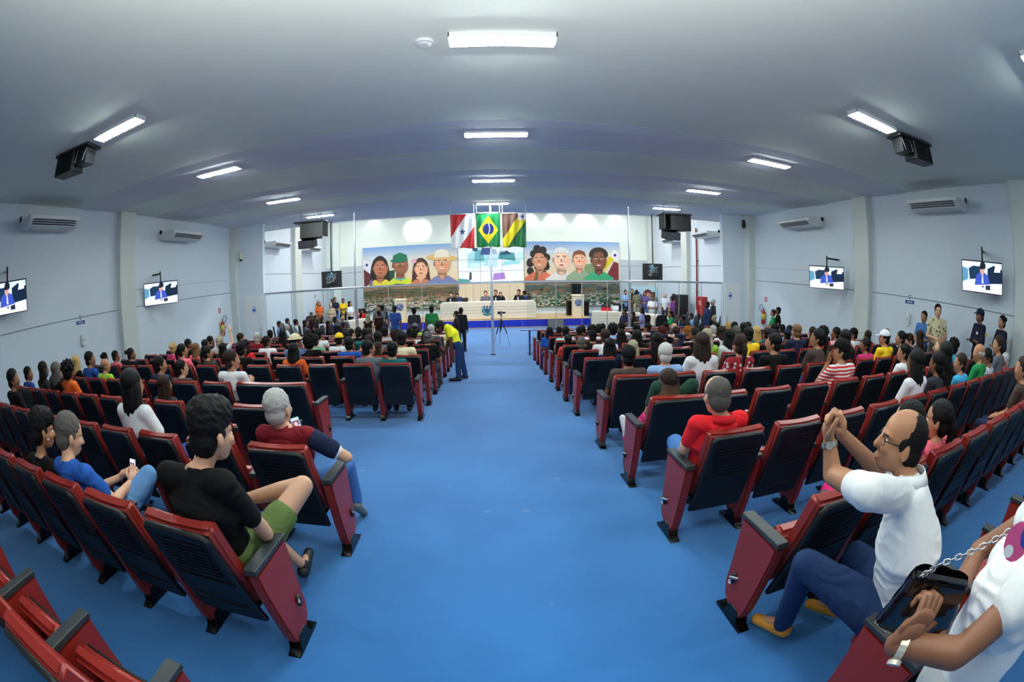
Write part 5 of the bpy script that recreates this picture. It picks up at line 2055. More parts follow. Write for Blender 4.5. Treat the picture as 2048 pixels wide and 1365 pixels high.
def assign(cost):
    """cheapest one-to-one matching of rows to columns (shortest augmenting paths)"""
    n, m_ = cost.shape
    u, v_, p, way = np.zeros(n + 1), np.zeros(m_ + 1), np.zeros(m_ + 1, int), np.zeros(m_ + 1, int)
    for i in range(1, n + 1):
        p[0] = i
        j0 = 0
        minv, used = np.full(m_ + 1, 1e9), np.zeros(m_ + 1, bool)
        while True:
            used[j0] = True
            i0 = p[j0]
            cur = cost[i0 - 1] - u[i0] - v_[1:]
            better = (~used[1:]) & (cur < minv[1:])
            minv[1:][better] = cur[better]
            way[1:][better] = j0
            free = np.where(~used[1:])[0] + 1
            j1 = free[np.argmin(minv[free])]
            d = minv[j1]
            us = np.where(used)[0]
            u[p[us]] += d
            v_[us] -= d
            minv[free] -= d
            j0 = j1
            if p[j0] == 0: break
        while j0:
            p[j0] = p[way[j0]]
            j0 = way[j0]
    return {p[j] - 1: j - 1 for j in range(1, m_ + 1) if p[j]}


def seat_people():
    todo = []
    for side, blk in ((-1, AUD_L), (1, AUD_R)):
        for d in parse(blk):
            az = math.degrees(math.atan2(d['px'] - 1024, FPX)) * 1.1
            if d['yaw']:
                want = {True: 72, False: -72}[d['yaw'] < 0]
                yw = want - az
                yw = max(-45, min(45, yw))
                d['yaw'] = -15 * round(yw / 15)
            d['opts'] = seat_options(d, side)
            todo.append(d)
    # reserved for the people modelled one by one in the near rows
    for k in RESERVED: OCC[k] = True
    cols = sorted({o[1:4] for d in todo for o in d['opts'] if not OCC.get(o[1:4])})
    ci = {c: k for k, c in enumerate(cols)}
    K = np.full((len(todo), len(cols)), 50.)
    best = {}
    for n, d in enumerate(todo):
        for o in d['opts']:
            if o[1:4] in ci:
                K[n, ci[o[1:4]]] = o[0]
                best[n, ci[o[1:4]]] = o
    done = {}
    for n, k in assign(K).items():
        if (n, k) in best:
            done[n] = best[n, k]
            OCC[cols[k]] = True
    seen = {}
    for n, d in enumerate(todo):
        if n not in done and d['opts'] and SEATS[d['opts'][0][1], d['opts'][0][2]][d['opts'][0][3]][1] == 'w':
            done[n] = d['opts'][0]          # two people share the extra-wide seat
        if n not in done:
            print('UNPLACED', d['px'], d['py'], [tuple(round(q, 2) for q in o) for o in d['opts'][:3]])
            continue
        c, side, r, i, x, s = done[n]
        if not .86 < s < 1.13: print('SCALE', d['px'], d['py'], 'row', r, 'i', i, round(s, 2))
        s = min(max(s, .84), 1.16)
        d['hc'] = d['hc']
        lab = 'person %s of aisle, %s row, %s seat: %s' % ('left' if side < 0 else 'right', NUM[r], NTH[i], desc(d['hair'], d['hc'], d['shirt'], d['fem'], d['cap'], d['hat']))
        sx = SEATS[side, r][i][0]
        x = min(max(x, sx - (.3 if SEATS[side, r][i][1] == 'w' else .2)), sx + .2)
        Mm = proto('sit', d['arms'], 'capped' if (d['cap'] or d['hat']) and d['hair'] == 'short' else d['hair'], d['yaw'], d['fem'], 'long' if d['shirt'] in ('navy',) else 'short', 'front' if d['cap'] else 'wide' if d['hat'] else None, nod=d['nod'])
        assemble(lab, Mm, (x, ROWS[r], gz(ROWS[r])), 0, s, d['skin'], d['hc'], d['shirt'], ['navy', 'blue', 'black', 'dark grey', 'denim'][n % 5], d['cap'] or d['hat'], 'black', 'seated audience')
    return
RESERVED = [(-1, 11, 0), (-1, 10, 0), (-1, 11, 2), (-1, 11, 3), (1, 10, 0), (1, 9, 0), (1, 12, 0), (1, 11, 1), (1, 11, 2)]

# ---- people of the near rows, modelled one by one
def near(label, root, pts, skin, hairc, shirt, trousers, shoes='black', cap=None, group=None, **kw):
    """pts are given in world metres; the thing's origin is at root on the floor"""
    r_ = V(root)
    J = {}
    kw['head_s'] = kw.get('head_s', 1.) * 1.13
    for k, p in pts.items():
        J[k] = V(p) if k.startswith('hand') or k in ('side',) else (p if isinstance(p, float) else V(p) - r_)
    Mm = build_person_meshes(J, fine=True, **kw)
    t = assemble(label, Mm, root, 0, 1, skin, hairc, shirt, trousers, cap, shoes, group)
    return t


def std_seat(x, r, dx=0., dz=0., lean=0.):
    """default seated joints in world metres for row r at x"""
    y, z = ROWS[r], gz(ROWS[r])
    q = {}
    for k in ('pel', 'chest', 'neck', 'head'):
        p = SEAT_J[k]
        q[k] = V((x + dx * p[2], y + p[1] + lean * max(p[2] - .5, 0), z + p[2] + dz))
    for s_, S_ in ((1, 'R'), (-1, 'L')):
        for k in ('sh', 'elb', 'wri', 'hip', 'knee', 'ank', 'toe'):
            p = SEAT_J[k]
            up_ = k in ('sh', 'elb', 'wri')
            q[k + S_] = V((x + p[0] * s_ + (dx * p[2] if up_ else 0), y + p[1] + (lean * max(p[2] - .5, 0) if up_ else 0), z + p[2] + (dz if up_ else 0)))
        q['hand' + S_] = V((-.06 * s_, .09, -.02))
    return q


def phone(label, loc, rot, screen=(200, 215, 235), case=None):
    t = thing('mobile_phone', label, 'phone', loc)
    t.rotation_euler = rot
    obj('casing', G().box((-.037, -.004, -.075), (.037, .004, .075)).mesh(bevel=.003), case or M_BLACK, t)
    P = Print()
    P.rect(-.033, -.07, .033, .07, screen)
    P.rect(-.03, .01, .03, .05, (120, 90, 120))
    P.ell(0, .02, .014, .02, (226, 196, 180), 10)
    P.rect(-.03, -.06, .03, -.03, (240, 240, 245))
    P.build('screen', (0, -.0045, 0), (1, 0, 0), (0, 0, 1), M_SCREEN, t)


def watch(par, a, b_, r, name='wristwatch', m=None):
    """a band round the wrist; a-b is the forearm direction"""
    a, b_ = V(a), V(b_)
    ax = (b_ - a).normalized()
    g = G()
    e1 = ax.orthogonal().normalized()
    e2 = ax.cross(e1)
    n = 18
    v, f = [], []
    for i in range(n):
        t_ = 2 * math.pi * i / n
        d = e1 * math.cos(t_) + e2 * math.sin(t_)
        for rr, h_ in ((r, -.009), (r + .004, -.009), (r + .004, .009), (r, .009)): v.append(a + d * rr + ax * h_)
    for i in range(n):
        j = (i + 1) % n
        for k in range(4): f.append((i * 4 + k, j * 4 + k, j * 4 + (k + 1) % 4, i * 4 + (k + 1) % 4))
    g.add(v, f)
    g.cyl(a + e1 * (r + .002), a + e1 * (r + .011), .016, n=14)
    o = obj(name, g.mesh(smooth=False), m or M_STEEL, par)
    return o


def collar(par, c, up_, r, m, name='collar', open_dir=(0, 1, 0)):
    """turned-down polo collar round the neck"""
    c, up_ = V(c), V(up_).normalized()
    f_ = V(open_dir)
    f_ = (f_ - up_ * f_.dot(up_)).normalized()
    s_ = up_.cross(f_)
    v, f = [], []
    n = 22
    for i in range(n):
        a = R(24 + 312 * i / (n - 1))
        d = f_ * math.cos(a) + s_ * math.sin(a) * 1.12
        for rr, h_ in ((r, .035), (r + .006, .037), (r + .028, -.012), (r + .02, -.014)):
            v.append(c + d * rr + up_ * h_)
    for i in range(n - 1):
        for k in range(4): f.append((i * 4 + k, (i + 1) * 4 + k, (i + 1) * 4 + (k + 1) % 4, i * 4 + (k + 1) % 4))
    f += [(3, 2, 1, 0), tuple((n - 1) * 4 + k for k in range(4))]
    return obj(name, G().add(v, f).mesh(smooth=True), m, par)


def ombre(zh):
    """dyed hair: brown at the crown, golden towards the ends"""
    mt = mat('hair_ombre', (92, 66, 44), .5, bump=.8, bscale=120)
    nt = mt.node_tree
    tc, sp, mr = nt.nodes.new('ShaderNodeTexCoord'), nt.nodes.new('ShaderNodeSeparateXYZ'), nt.nodes.new('ShaderNodeMapRange')
    mr.inputs[1].default_value, mr.inputs[2].default_value = zh - .36, zh + .02
    nt.links.new(tc.outputs['Object'], sp.inputs[0])
    nt.links.new(sp.outputs[2], mr.inputs[0])
    cr = nt.nodes.new('ShaderNodeValToRGB')
    cr.color_ramp.elements[0].color, cr.color_ramp.elements[1].color = (*lin((160, 118, 56)), 1), (*lin((62, 44, 32)), 1)
    nt.links.new(mr.outputs[0], cr.inputs[0])
    nt.links.new(cr.outputs[0], nt.nodes['Principled BSDF'].inputs['Base Color'])
    return mt


def near_people():
    # 1 young man in black, one ankle on the other knee
    x = -1.40
    q = std_seat(x, 11, dx=.05, dz=.11)
    z0 = gz(ROWS[11])
    rt_ = (x, ROWS[11], z0)
    q.update(head=aty(425, 868, 1.56), neck=V((x + .06, 1.45, z0 + 1.12)),
             hipR=V((x + .1, 1.56, z0 + .53)), kneeR=aty(606, 972, 2.0), ankR=V((x - .13, 2.03, z0 + .66)), toeR=V((x - .28, 2.06, z0 + .6)),
             hipL=V((x - .09, 1.56, z0 + .53)), kneeL=V((x - .08, 2.0, z0 + .5)), ankL=V((x + .1, 2.16, z0 + .1)), toeL=aty(618, 1105, 2.3),
             elbR=aty(532, 1068, 1.62), wriR=V((x + .06, 1.84, z0 + .72)), handR=V((-.08, .05, -.02)),
             elbL=V((x - .25, 1.55, z0 + .74)), wriL=V((x - .1, 1.74, z0 + .86)), handL=V((.04, -.02, .09)))
    near('person in black t-shirt and green shorts with one ankle on the other knee', rt_, q, 'light', 'black', 'black', 'olive green', hair='tall', legs='short', yaw=R(-22), nod=R(-12), vox=.008, head_s=1.04, girth=1.06, shirt_iters=6)
    # 2 grey-haired man filming with a phone
    x = -1.44
    q = std_seat(x, 10, dz=-.03, lean=.1)
    z0 = gz(ROWS[10])
    rt_ = (x, ROWS[10], z0)
    q.update(head=aty(558, 818, 2.62), elbR=aty(694, 915, 2.66), wriR=aty(612, 886, 2.86), handR=V((-.06, .03, .08)),
             kneeR=aty(694, 928, 3.06), ankR=aty(712, 1000, 3.1), toeR=aty(728, 1026, 3.22))
    t = near('person with short grey hair, dark red shirt with navy sleeves, filming with a phone', rt_, q, 'light', 'grey', 'dark red', 'denim', 'grey', hair='short', yaw=R(-10), vox=.009, head_s=1.0)
    g = G()
    shv, el = q['shR'] - V(rt_), q['elbR'] - V(rt_)
    g.cap(shv.lerp(el, .12), shv.lerp(el, .62), .0705, .0675, n=16, hemi=3)
    obj('sleeve', g.mesh(smooth=True), cloth_mat('navy'), t)
    obj('cuff', G().cap(shv.lerp(el, .6), shv.lerp(el, .66), .066, .064, n=16, hemi=2).mesh(smooth=True), cloth_mat('white'), t)
    phone('phone in teal case held up by the grey-haired filming person', aty(594, 854, 2.95), (R(-15), R(-12), R(25)), case=mat('teal_case', (70, 170, 180), .4))
    # 3 grey curly-haired man in blue looking down at a phone
    x = -2.6
    q = std_seat(x, 11, dz=-.03)
    z0 = gz(ROWS[11])
    rt_ = (x, ROWS[11], z0)
    q.update(head=aty(140, 872, 1.5), neck=V((x - .03, 1.4, z0 + 1.0)), kneeR=aty(297, 950, 1.95), ankR=V((x + .02, 2.0, z0 + .5)), toeR=V((x - .12, 2.05, z0 + .44)), hipR=V((x + .12, 1.54, z0 + .52)),
             wriR=aty(262, 965, 1.82), handR=V((-.01, .07, .05)), wriL=aty(240, 955, 1.85), handL=V((.04, .07, .04)), elbR=V((x + .25, 1.55, z0 + .74)))
    near('person with curly grey hair and beard in blue shirt looking at a phone', rt_, q, 'light', 'darkgrey', 'royal blue', 'light denim', hair='short', sleeve='short', yaw=R(-20), nod=R(-22), vox=.009)
    phone('white-lit phone held by the grey curly-haired person in blue', aty(266, 940, 1.93), (R(-20), 0, R(-5)), (226, 232, 244), M_WHITE)
    # 4 dark-haired person with an earring
    x = -3.17
    q = std_seat(x, 11, dz=-.08)
    z0 = gz(ROWS[11])
    q.update(head=aty(86, 862, 1.5))
    rt_ = (x, ROWS[11], z0)
    t = near('person with dark hair, black shirt and a pearl earring, head bowed', rt_, q, 'tan', 'black', 'black', 'black', hair='tall', yaw=R(-18), nod=R(-15), vox=.01, fem=True)
    obj('earring', G().ell(q['head'] - V(rt_) + V((.082, -.01, -.05)), (.008,) * 3).mesh(smooth=True), M_WHITE, t)
    # 5 red polo
    x = 1.56
    q = std_seat(x, 10, dz=-.02)
    z0 = gz(ROWS[10])
    rt_ = (x, ROWS[10], z0)
    q.update(head=aty(1433, 792, 2.56), neck=V((x + .0, 2.5, z0 + 1.0)), kneeL=aty(1350, 885, 3.05), elbL=aty(1368, 900, 2.62), wriL=V((x - .12, 2.85, z0 + .7)), hipL=V((x - .1, 2.65, z0 + .53)),
             ankL=V((x + .06, 3.1, z0 + .3)), toeL=V((x + .1, 3.2, z0 + .2)), wriR=V((x + .1, 2.88, z0 + .68)))
    t = near('person with greying short hair in a bright red polo shirt and jeans', rt_, q, 'light', 'darkgrey', 'bright red', 'denim', hair='thin', yaw=R(0), nod=R(-12), vox=.008, head_s=1.03, girth=1.1, shirt_iters=6)
    collar(t, q['neck'] - V(rt_) + V((0, 0, .0)), (0, .1, 1), .062, cloth_mat('bright red'))
    # 6 woman with long ombre hair and magenta trousers on the wide seat
    x = 1.72
    z0 = gz(ROWS[9])
    q = std_seat(x, 9, dz=.02, dx=-.03)
    rt_ = (x, ROWS[9], z0)
    q.update(head=aty(1334, 768, 3.66), kneeL=V((x - .1, 4.12, z0 + .56)), ankL=V((x - .3, 4.2, z0 + .3)), toeL=aty(1245, 836, 4.25), hipL=V((x - .05, 3.75, z0 + .53)))
    q['neck'] = q['head'] + V((0, -.04, -.17))
    t = near('person with very long brown to blond hair and magenta trousers on a wide seat', rt_, q, 'tan', 'brown', 'dark green', 'magenta', 'white', hair='short', fem=True, vox=.009)
    hd = q['head'] - V(rt_)
    g = G()
    for k in range(9):
        q = k / 4 - 1
        p0, p1, p2 = hd + V((q * .066, -.085 + .05 * q * q, .03)), hd + V((q * .1 - .01, -.095 + .05 * q * q, -.13)), hd + V((q * .14 - .03, -.08 + .05 * q * q, -.24 - .01 * (k % 3)))
        g.cap(p0, p1, .042, .042, n=10).cap(p1, p2, .042, .03, n=10)
    obj('long_hair', remesh(g.mesh(), .006, 2), ombre(hd.z), t)
    # 7 + 8 women in pink, row beyond
    for (px, py), i, sh_, lab, k in (((1812, 848), 1, 'hot pink', 'person with tied black hair and hot pink outfit, face hidden behind the white polo person', 0),
                                     ((1874, 842), 2, 'pink', 'person with long black ponytail and pink top in profile', 1)):
        y = ROWS[11] - .06
        p = aty(px, py, y)
        x = p.x
        z0 = gz(ROWS[11])
        q = std_seat(x, 11, dz=p.z - z0 - 1.175)
        rt_ = (x, ROWS[11], z0)
        q['head'] = p
        t = near(lab, rt_, q, 'tan', 'black', sh_, 'hot pink' if k == 0 else 'navy', hair='pony', fem=True, yaw=R(18 if k == 0 else 28), vox=.01)
        if k == 0: t.name = 'person'
    # 9 white polo man leaning over the seat in front
    rt_ = V((1.62, .62, gz(.62)))
    P_ = aty
    q = dict(pel=V((1.66, .68, .50)), chest=V((1.60, .76, .83)), neck=V((1.53, .84, 1.10)), head=P_(1800, 886, .93), side=V((.55, .83, 0)),
             shL=P_(1735, 985, .80), shR=P_(1800, 950, 1.0), elbL=P_(1665, 950, 1.04), wriL=P_(1658, 880, 1.09), handL=V((-.02, .015, .09)),
             elbR=P_(1742, 928, 1.12), wriR=P_(1683, 868, 1.12), handR=V((-.035, .0, .09)),
             hipL=V((1.53, .72, .50)), kneeL=P_(1612, 1128, 1.10), ankL=V((1.47, 1.24, .06)), toeL=P_(1514, 1238, 1.40),
             hipR=V((1.72, .80, .50)), kneeR=V((1.74, 1.14, .52)), ankR=V((1.88, 1.2, .05)), toeR=V((1.80, 1.36, -.02)), hyaw=R(52))
    t = near('person in white polo shirt, blue jeans and mustard shoes, hands clasped over a seat', rt_, q, 'tan', 'black', 'white', 'dark denim', 'tan', hair='thin', yaw=R(0), nod=R(8), vox=.007, girth=1.24, shirt_iters=8, slv=.33,
             palm_l=(.7, -.7, 0), palm_r=(-.7, .7, 0), curl_l=1.5, curl_r=1.5)
    collar(t, q['neck'] - rt_ + V((0, 0, .01)), (-.1, .16, 1), .062, cloth_mat('white'), open_dir=(-.8, .6, 0))
    hd, rr = q['head'] - rt_, rotZ(R(52)) @ Matrix.Rotation(R(8), 3, 'X')
    T = lambda p: hd + rr @ V(p)
    g = G()
    for k in (-1, 1):
        n = 16
        ring = [T((k * .033 + .024 * math.cos(a), .094, .002 + .018 * math.sin(a))) for a in [2 * math.pi * i / n for i in range(n + 1)]]
        g.tube(ring, .0022, 5).tube([T((k * .058, .09, .008)), T((k * .079, .01, .006)), T((k * .08, -.03, -.02))], .003, 5)
    g.tube([T((-.01, .096, .006)), T((.01, .096, .006))], .002, 5)
    obj('glasses', g.mesh(smooth=True), M_BLACK, t)
    wl, el = q['wriL'] - rt_, q['elbL'] - rt_
    watch(t, wl.lerp(el, .12), el, .03, m=mat('silver_watch', (206, 200, 184), .25, .9))
    # 10 woman in white standing at the right edge with a quilted bag
    rt_ = V((1.05, .06, gz(.06)))
    at = lambda px, py, r: CAM + ray(px, py) * r
    q = dict(pel=V((1.04, .07, 1.0)), chest=V((1.04, .07, 1.25)), neck=V((1.06, .03, 1.48)), head=V((1.08, .05, 1.66)), side=V((1, .15, 0)),
             shL=V((.885, .0, 1.42)), shR=V((1.23, .05, 1.43)), elbL=at(1915, 1308, .93), wriL=at(1792, 1288, .9), handL=V((.022, -.014, .05)),
             elbR=V((1.24, .3, 1.16)), wriR=at(1895, 1215, 1.06), handR=V((-.07, .01, .02)),
             hipL=V((.96, .06, .96)), hipR=V((1.13, .06, .96)), kneeL=V((.96, .1, .52)), kneeR=V((1.14, .08, .52)), ankL=V((.96, .04, .08)), ankR=V((1.15, .04, .08)), toeL=V((.95, .22, .03)), toeR=V((1.17, .22, .03)))
    t = near('person in white printed t-shirt holding a black bag, cut by the right edge', rt_, q, 'brown', 'black', 'white', 'light grey', 'white', hair='long', fem=True, vox=.006, girth=1.12, shirt_iters=8, slv=.45, palm_l=(.5, .5, .5), curl_l=1.2)
    wl, el = q['wriL'] - rt_, q['elbL'] - rt_
    watch(t, wl.lerp(el, .1), el, .029, 'bracelet', mat('pearl_bracelet', (214, 206, 190), .3, .4))
    P = Print()
    P.ell(0, 0, .03, .036, (226, 90, 150), 14).ell(.02, .02, .018, .024, (50, 70, 170), 12).ell(-.01, -.02, .012, .012, (240, 240, 244), 10)
    o = P.build('shirt_print', at(2034, 1085, .86) - rt_, (.1, -1, 0), (0, 0, 1), M_CLOTHPRINT, t)
    # her bag
    b0 = at(1885, 1150, .92)
    t = thing('handbag', 'black quilted shiny handbag with silver chain held by the white-shirted person', 'bag', b0, R(-55))
    t.scale = (.66, .66, .66)
    g = G()
    n, m_ = 12, 9
    v, f = [], []
    for j in range(m_ + 1):
        for i in range(n + 1):
            u, w_ = i / n, j / m_
            wd = .105 + .045 * w_
            bump = .006 * (abs(math.sin((u + w_) * 9)) + abs(math.sin((u - w_) * 9)))
            th = .035 * math.sin(math.pi * min(max(u, .02), .98)) ** .4
            v.append(((u - .5) * 2 * wd, -th - bump, -.21 * w_))
    k0 = len(v)
    v += [(p[0], -p[1], p[2]) for p in v]
    for j in range(m_):
        for i in range(n):
            a = j * (n + 1) + i
            f += [(a, a + n + 1, a + n + 2, a + 1), (k0 + a, k0 + a + 1, k0 + a + n + 2, k0 + a + n + 1)]
    for j in range(m_):
        for i in (0, n):
            a, b_ = j * (n + 1) + i, (j + 1) * (n + 1) + i
            f.append((a, b_, k0 + b_, k0 + a) if i else (b_, a, k0 + a, k0 + b_))
    f.append(tuple(m_ * (n + 1) + i for i in range(n + 1)) + tuple(k0 + m_ * (n + 1) + i for i in range(n, -1, -1)))
    g.add(v, f)
    obj('body', g.mesh(smooth=True), mat('quilted_patent', (10, 10, 12), .12, coat=1.), t)
    g = G()
    chain = [V((-.09, -.03, -.01)), V((-.04, -.05, .06)), V((.06, -.05, .12)), V((.17, -.04, .19)), V((.26, -.02, .25))]
    L = []
    for a, b_ in zip(chain[:-1], chain[1:]):
        for k in range(6): L.append(a.lerp(b_, k / 6))
    for k, p in enumerate(L):
        ax = (L[min(k + 1, len(L) - 1)] - L[max(k - 1, 0)]).normalized()
        e1 = ax.orthogonal().normalized() if k % 2 else ax.cross(ax.orthogonal()).normalized()
        g.tube([p + ax * (.013 * math.cos(a)) + e1 * (.008 * math.sin(a)) for a in [i * math.pi / 3 for i in range(7)]], .0028, 5)
    obj('chain_strap', g.mesh(smooth=True), mat('chain_silver', (200, 200, 205), .18, 1.), t)
    obj('flap', G().box((-.11, -.05, -.07), (.11, .0, .005)).mesh(bevel=.012, seg=2), mat('quilted_patent', (10, 10, 12), .12), t)


CLOTH['olive green'] = (92, 112, 62)
CLOTH['light denim'] = (96, 140, 190)
CLOTH['bright red'] = (226, 34, 44)
CLOTH['dark denim'] = (30, 52, 92)
CLOTH['dark suit'] = (26, 28, 34)
CLOTH['blue suit'] = (36, 58, 104)
CLOTH['police navy'] = (22, 24, 44)


def floor_of(zkind):
    return {'pit': ZP, 'stage': ZS}[zkind]


# standing: px, py of the head, hair, hair colour, top, skin, heading in degrees (0 = facing the stage, 90 = facing left), arms, trousers, sleeve, where
STANDING = """628 609 long orange orange tan -150 front navy short pit
646 604 short black navy brown -120 cross navy short pit
661 611 bun ashblond beige light -160 front beige short pit,f
670 600 short black navy tan -130 front denim short pit
686 602 short black yellow brown 200 cross black short pit
700 608 long black white tan -110 front black short pit,f
736 638 long ashblond black light 0 sides navy none pit,f
757 617 short black grey tan 170 front black short pit
764 616 short black dark_grey brown 30 sides navy short pit
757 628 short black black tan 60 front navy short pit
789 618 short black blue brown 0 sides denim short pit
828 622 short black dark_grey brown 0 sides black short pit
863 619 short black green brown 0 sides black short pit
1251 585 short black light_blue tan 180 cross navy short pit
1264 583 short black black tan 170 front dark_grey short pit
1273 585 short black olive brown 0 sides beige short pit
1290 588 short black violet tan 150 front denim short pit
1305 590 short black grey brown 170 sides navy short pit
1305 597 short black white brown 150 cross light_grey short pit
1332 589 short black olive tan -60 sides navy short pit
1349 595 short brown orange tan 60 front black short pit
1344 598 short black purple brown 40 sides navy short pit
1358 594 curly black light_blue tan 70 front black short pit
1364 592 bald grey white light 150 sides dark_grey short pit
1414 610 short black blue_suit dark 80 sides blue_suit long pit
1434 605 short grey dark_suit brown 40 sides dark_suit long pit
1284 621 long black lilac brown 75 front lilac short pit,f,dress
912 632 bun black dark_suit tan 80 front dark_suit long pit,f
922 622 short black dark_suit brown -10 sides dark_suit long pit"""


TAKEN = [(x, y, .16) for x, y in ((-4.6, YP), (.1, YP), (4.87, YP), (-8.2, 17.0), (-7.2, 18.2), (-5.6, 16.4), (5.9, 16.3), (6.6, 16.2), (8.2, 17.4), (8.9, 16.6))]
for L_, o_ in (([(5.0, 20.9), (6.2, 20.45), (7.1, 19.5), (7.3, 18.3), (6.9, 17.2)], 1), ([(-4.7, 20.9), (-5.7, 20.4), (-6.4, 19.4), (-6.5, 18.2), (-6.1, 17.2)], -1)):
    for (xa, ya), (xb, yb) in zip(L_[:-1], L_[1:]):
        for t_ in (0, .25, .5, .75, 1): TAKEN.append((xa + (xb - xa) * t_ + o_ * .25, ya + (yb - ya) * t_ + .12, .3))


def free_spot(px, py, y0, lo, hi, hgt, r, fz):
    """nearest free standing or sitting place along the line of sight"""
    best = None
    for k in range(121):
        y = lo + (hi - lo) * k / 120
        p = aty(px, py, y)
        p.x = min(max(p.x, -9.1), 9.3)
        s = (p.z - fz) / hgt
        hit = sum(max(0, r + q[2] - math.hypot(p.x - q[0], y - q[1])) for q in TAKEN)
        c = abs(y - y0) * .25 + hit * 12 + max(0, s - 1.13) * 20 + max(0, .86 - s) * 20
        if best is None or c < best[0]: best = (c, p, s)
    TAKEN.append((best[1].x, best[1].y, r))
    return best[1], best[2]


def standing_people():
    wh = {-1: 'left', 1: 'right'}
    for i, ln in enumerate(STANDING.strip().splitlines()):
        q = ln.split()
        px, py = float(q[0]), float(q[1])
        opt = q[10].split(',')
        fz = ZP
        p = atz(px, py, fz + 1.60)
        lab = 'person standing beyond the glass: %s, %s trousers, %s' % (desc(q[2], q[3], q[4].replace('_', ' '), 'f' in opt, None, None), q[8].replace('_', ' '),
                                                                       {'cross': 'arms crossed', 'front': 'hands in front', 'sides': 'arms down'}[q[7]])
        if 'dress' in opt: lab = 'person in a lilac-blue dress with long black ponytail standing beyond the glass'
        y = min(p.y, 24.2)
        if p.y < YP + .35: y = YP + .45
        p, s = free_spot(px, py, y, YP + .4, 24.4 if abs(p.x) > 5.6 else 21.7, 1.6, .21, fz)
        y = p.y
        if not .85 < s < 1.15: print('STAND', px, py, round(s, 2), p)
        s = min(max(s, .86), 1.12)
        Mm = proto('stand', q[7], q[2], 0, 'f' in opt, q[9], None, 'dress' if 'dress' in opt else 'long')
        assemble(lab, Mm, (p.x, y, fz), R(float(q[6])), s, q[5], q[3], q[4].replace('_', ' '), q[8].replace('_', ' '), group='people standing beyond the glass')
    # along the right wall of the hall
    for px, py, X, hair, hc, top, skin, head, arms, tr, cap, lab, fem, sl in (
            (1848, 634, 9.35, 'short', 'black', 'denim', 'tan', 95, 'front', 'dark denim', None, 'person in blue denim shirt and jeans leaning on the right wall', False, 'short'),
            (1876, 622, 9.2, 'short', 'black', 'leaf-patterned', 'light', 130, 'front', 'brown', None, 'person in pale leaf-patterned shirt standing by the right wall', False, 'short'),
            (1960, 632, 9.3, 'capped', 'black', 'police navy', 'brown', 60, 'cross', 'police navy', 'navy', 'person in dark navy guard uniform and cap, arms crossed, by the right wall', False, 'long'),
            (2004, 645, 9.4, 'bun', 'black', 'police navy', 'tan', 60, 'cross', 'police navy', None, 'person in dark navy guard uniform, hair in a bun, by the right wall', True, 'long'),
            (1556, 622, 9.4, 'short', 'black', 'black', 'brown', 60, 'front', 'black', None, 'person in black t-shirt standing by the right wall beside the extinguisher', False, 'short'),
            (1546, 628, 9.2, 'short', 'brown', 'green', 'tan', 60, 'front', 'dark green', None, 'person in green standing by the right wall next to one in black', True, 'short')):
        p = atx(px, py, X)
        s = (p.z - gz(p.y)) / 1.6
        print('WALL', lab[:40], [round(a, 2) for a in p], round(s, 2))
        s = min(max(s, .88), 1.12)
        Mm = proto('stand', arms, hair, 0, fem, sl, 'front' if cap else None, face=True)
        t = assemble(lab, Mm, (p.x, p.y, gz(p.y)), R(head), s, skin, hc, top, tr, cap, group='people standing at the right wall')
        if top == 'police navy':
            obj('arm_badge', G().cyl((-.245, -.03, 1.28), (-.258, -.03, 1.28), .035, n=10).mesh(), mat('yellow_badge', (216, 196, 80), .5), t)
            obj('chest_badge', G().box((-.13, .125, 1.26), (-.07, .14, 1.31)).mesh(), M_WHITE, t)
    # bowed man in yellow in the aisle
    x, y = -.72, 9.85
    z0 = gz(y)
    rt_ = V((x, y, z0))
    q = dict(pel=aty(912, 688, y + .0), chest=aty(905, 668, y), neck=aty(893, 652, y + .02), head=aty(880, 655, y + .03), side=V((0, 1, 0)),
             shR=aty(897, 655, y + .16), shL=aty(897, 656, y - .16), elbR=aty(896, 690, y + .25), wriR=aty(886, 716, y + .25), handR=V((-.03, 0, -.08)),
             elbL=aty(902, 682, y - .2), wriL=aty(903, 712, y - .22), handL=V((.0, 0, -.09)), hyaw=R(90))
    z_hip = q['pel'].z - .04
    q.update(hipR=V((x + .02, y + .09, z_hip)), hipL=V((x + .02, y - .09, z_hip)), kneeR=V((x + .05, y + .12, z0 + .5)), kneeL=V((x - .02, y - .1, z0 + .5)),
             ankR=V((x + .12, y + .14, z0 + .09)), ankL=V((x - .02, y - .1, z0 + .09)), toeR=V((x - .08, y + .18, z0 + .045)), toeL=V((x - .22, y - .08, z0 + .045)))
    near('person in lemon yellow t-shirt bending over the aisle seats', rt_, q, 'dark', 'black', 'lemon', 'dark denim', 'black', hair='short', nod=R(-35), vox=.011)


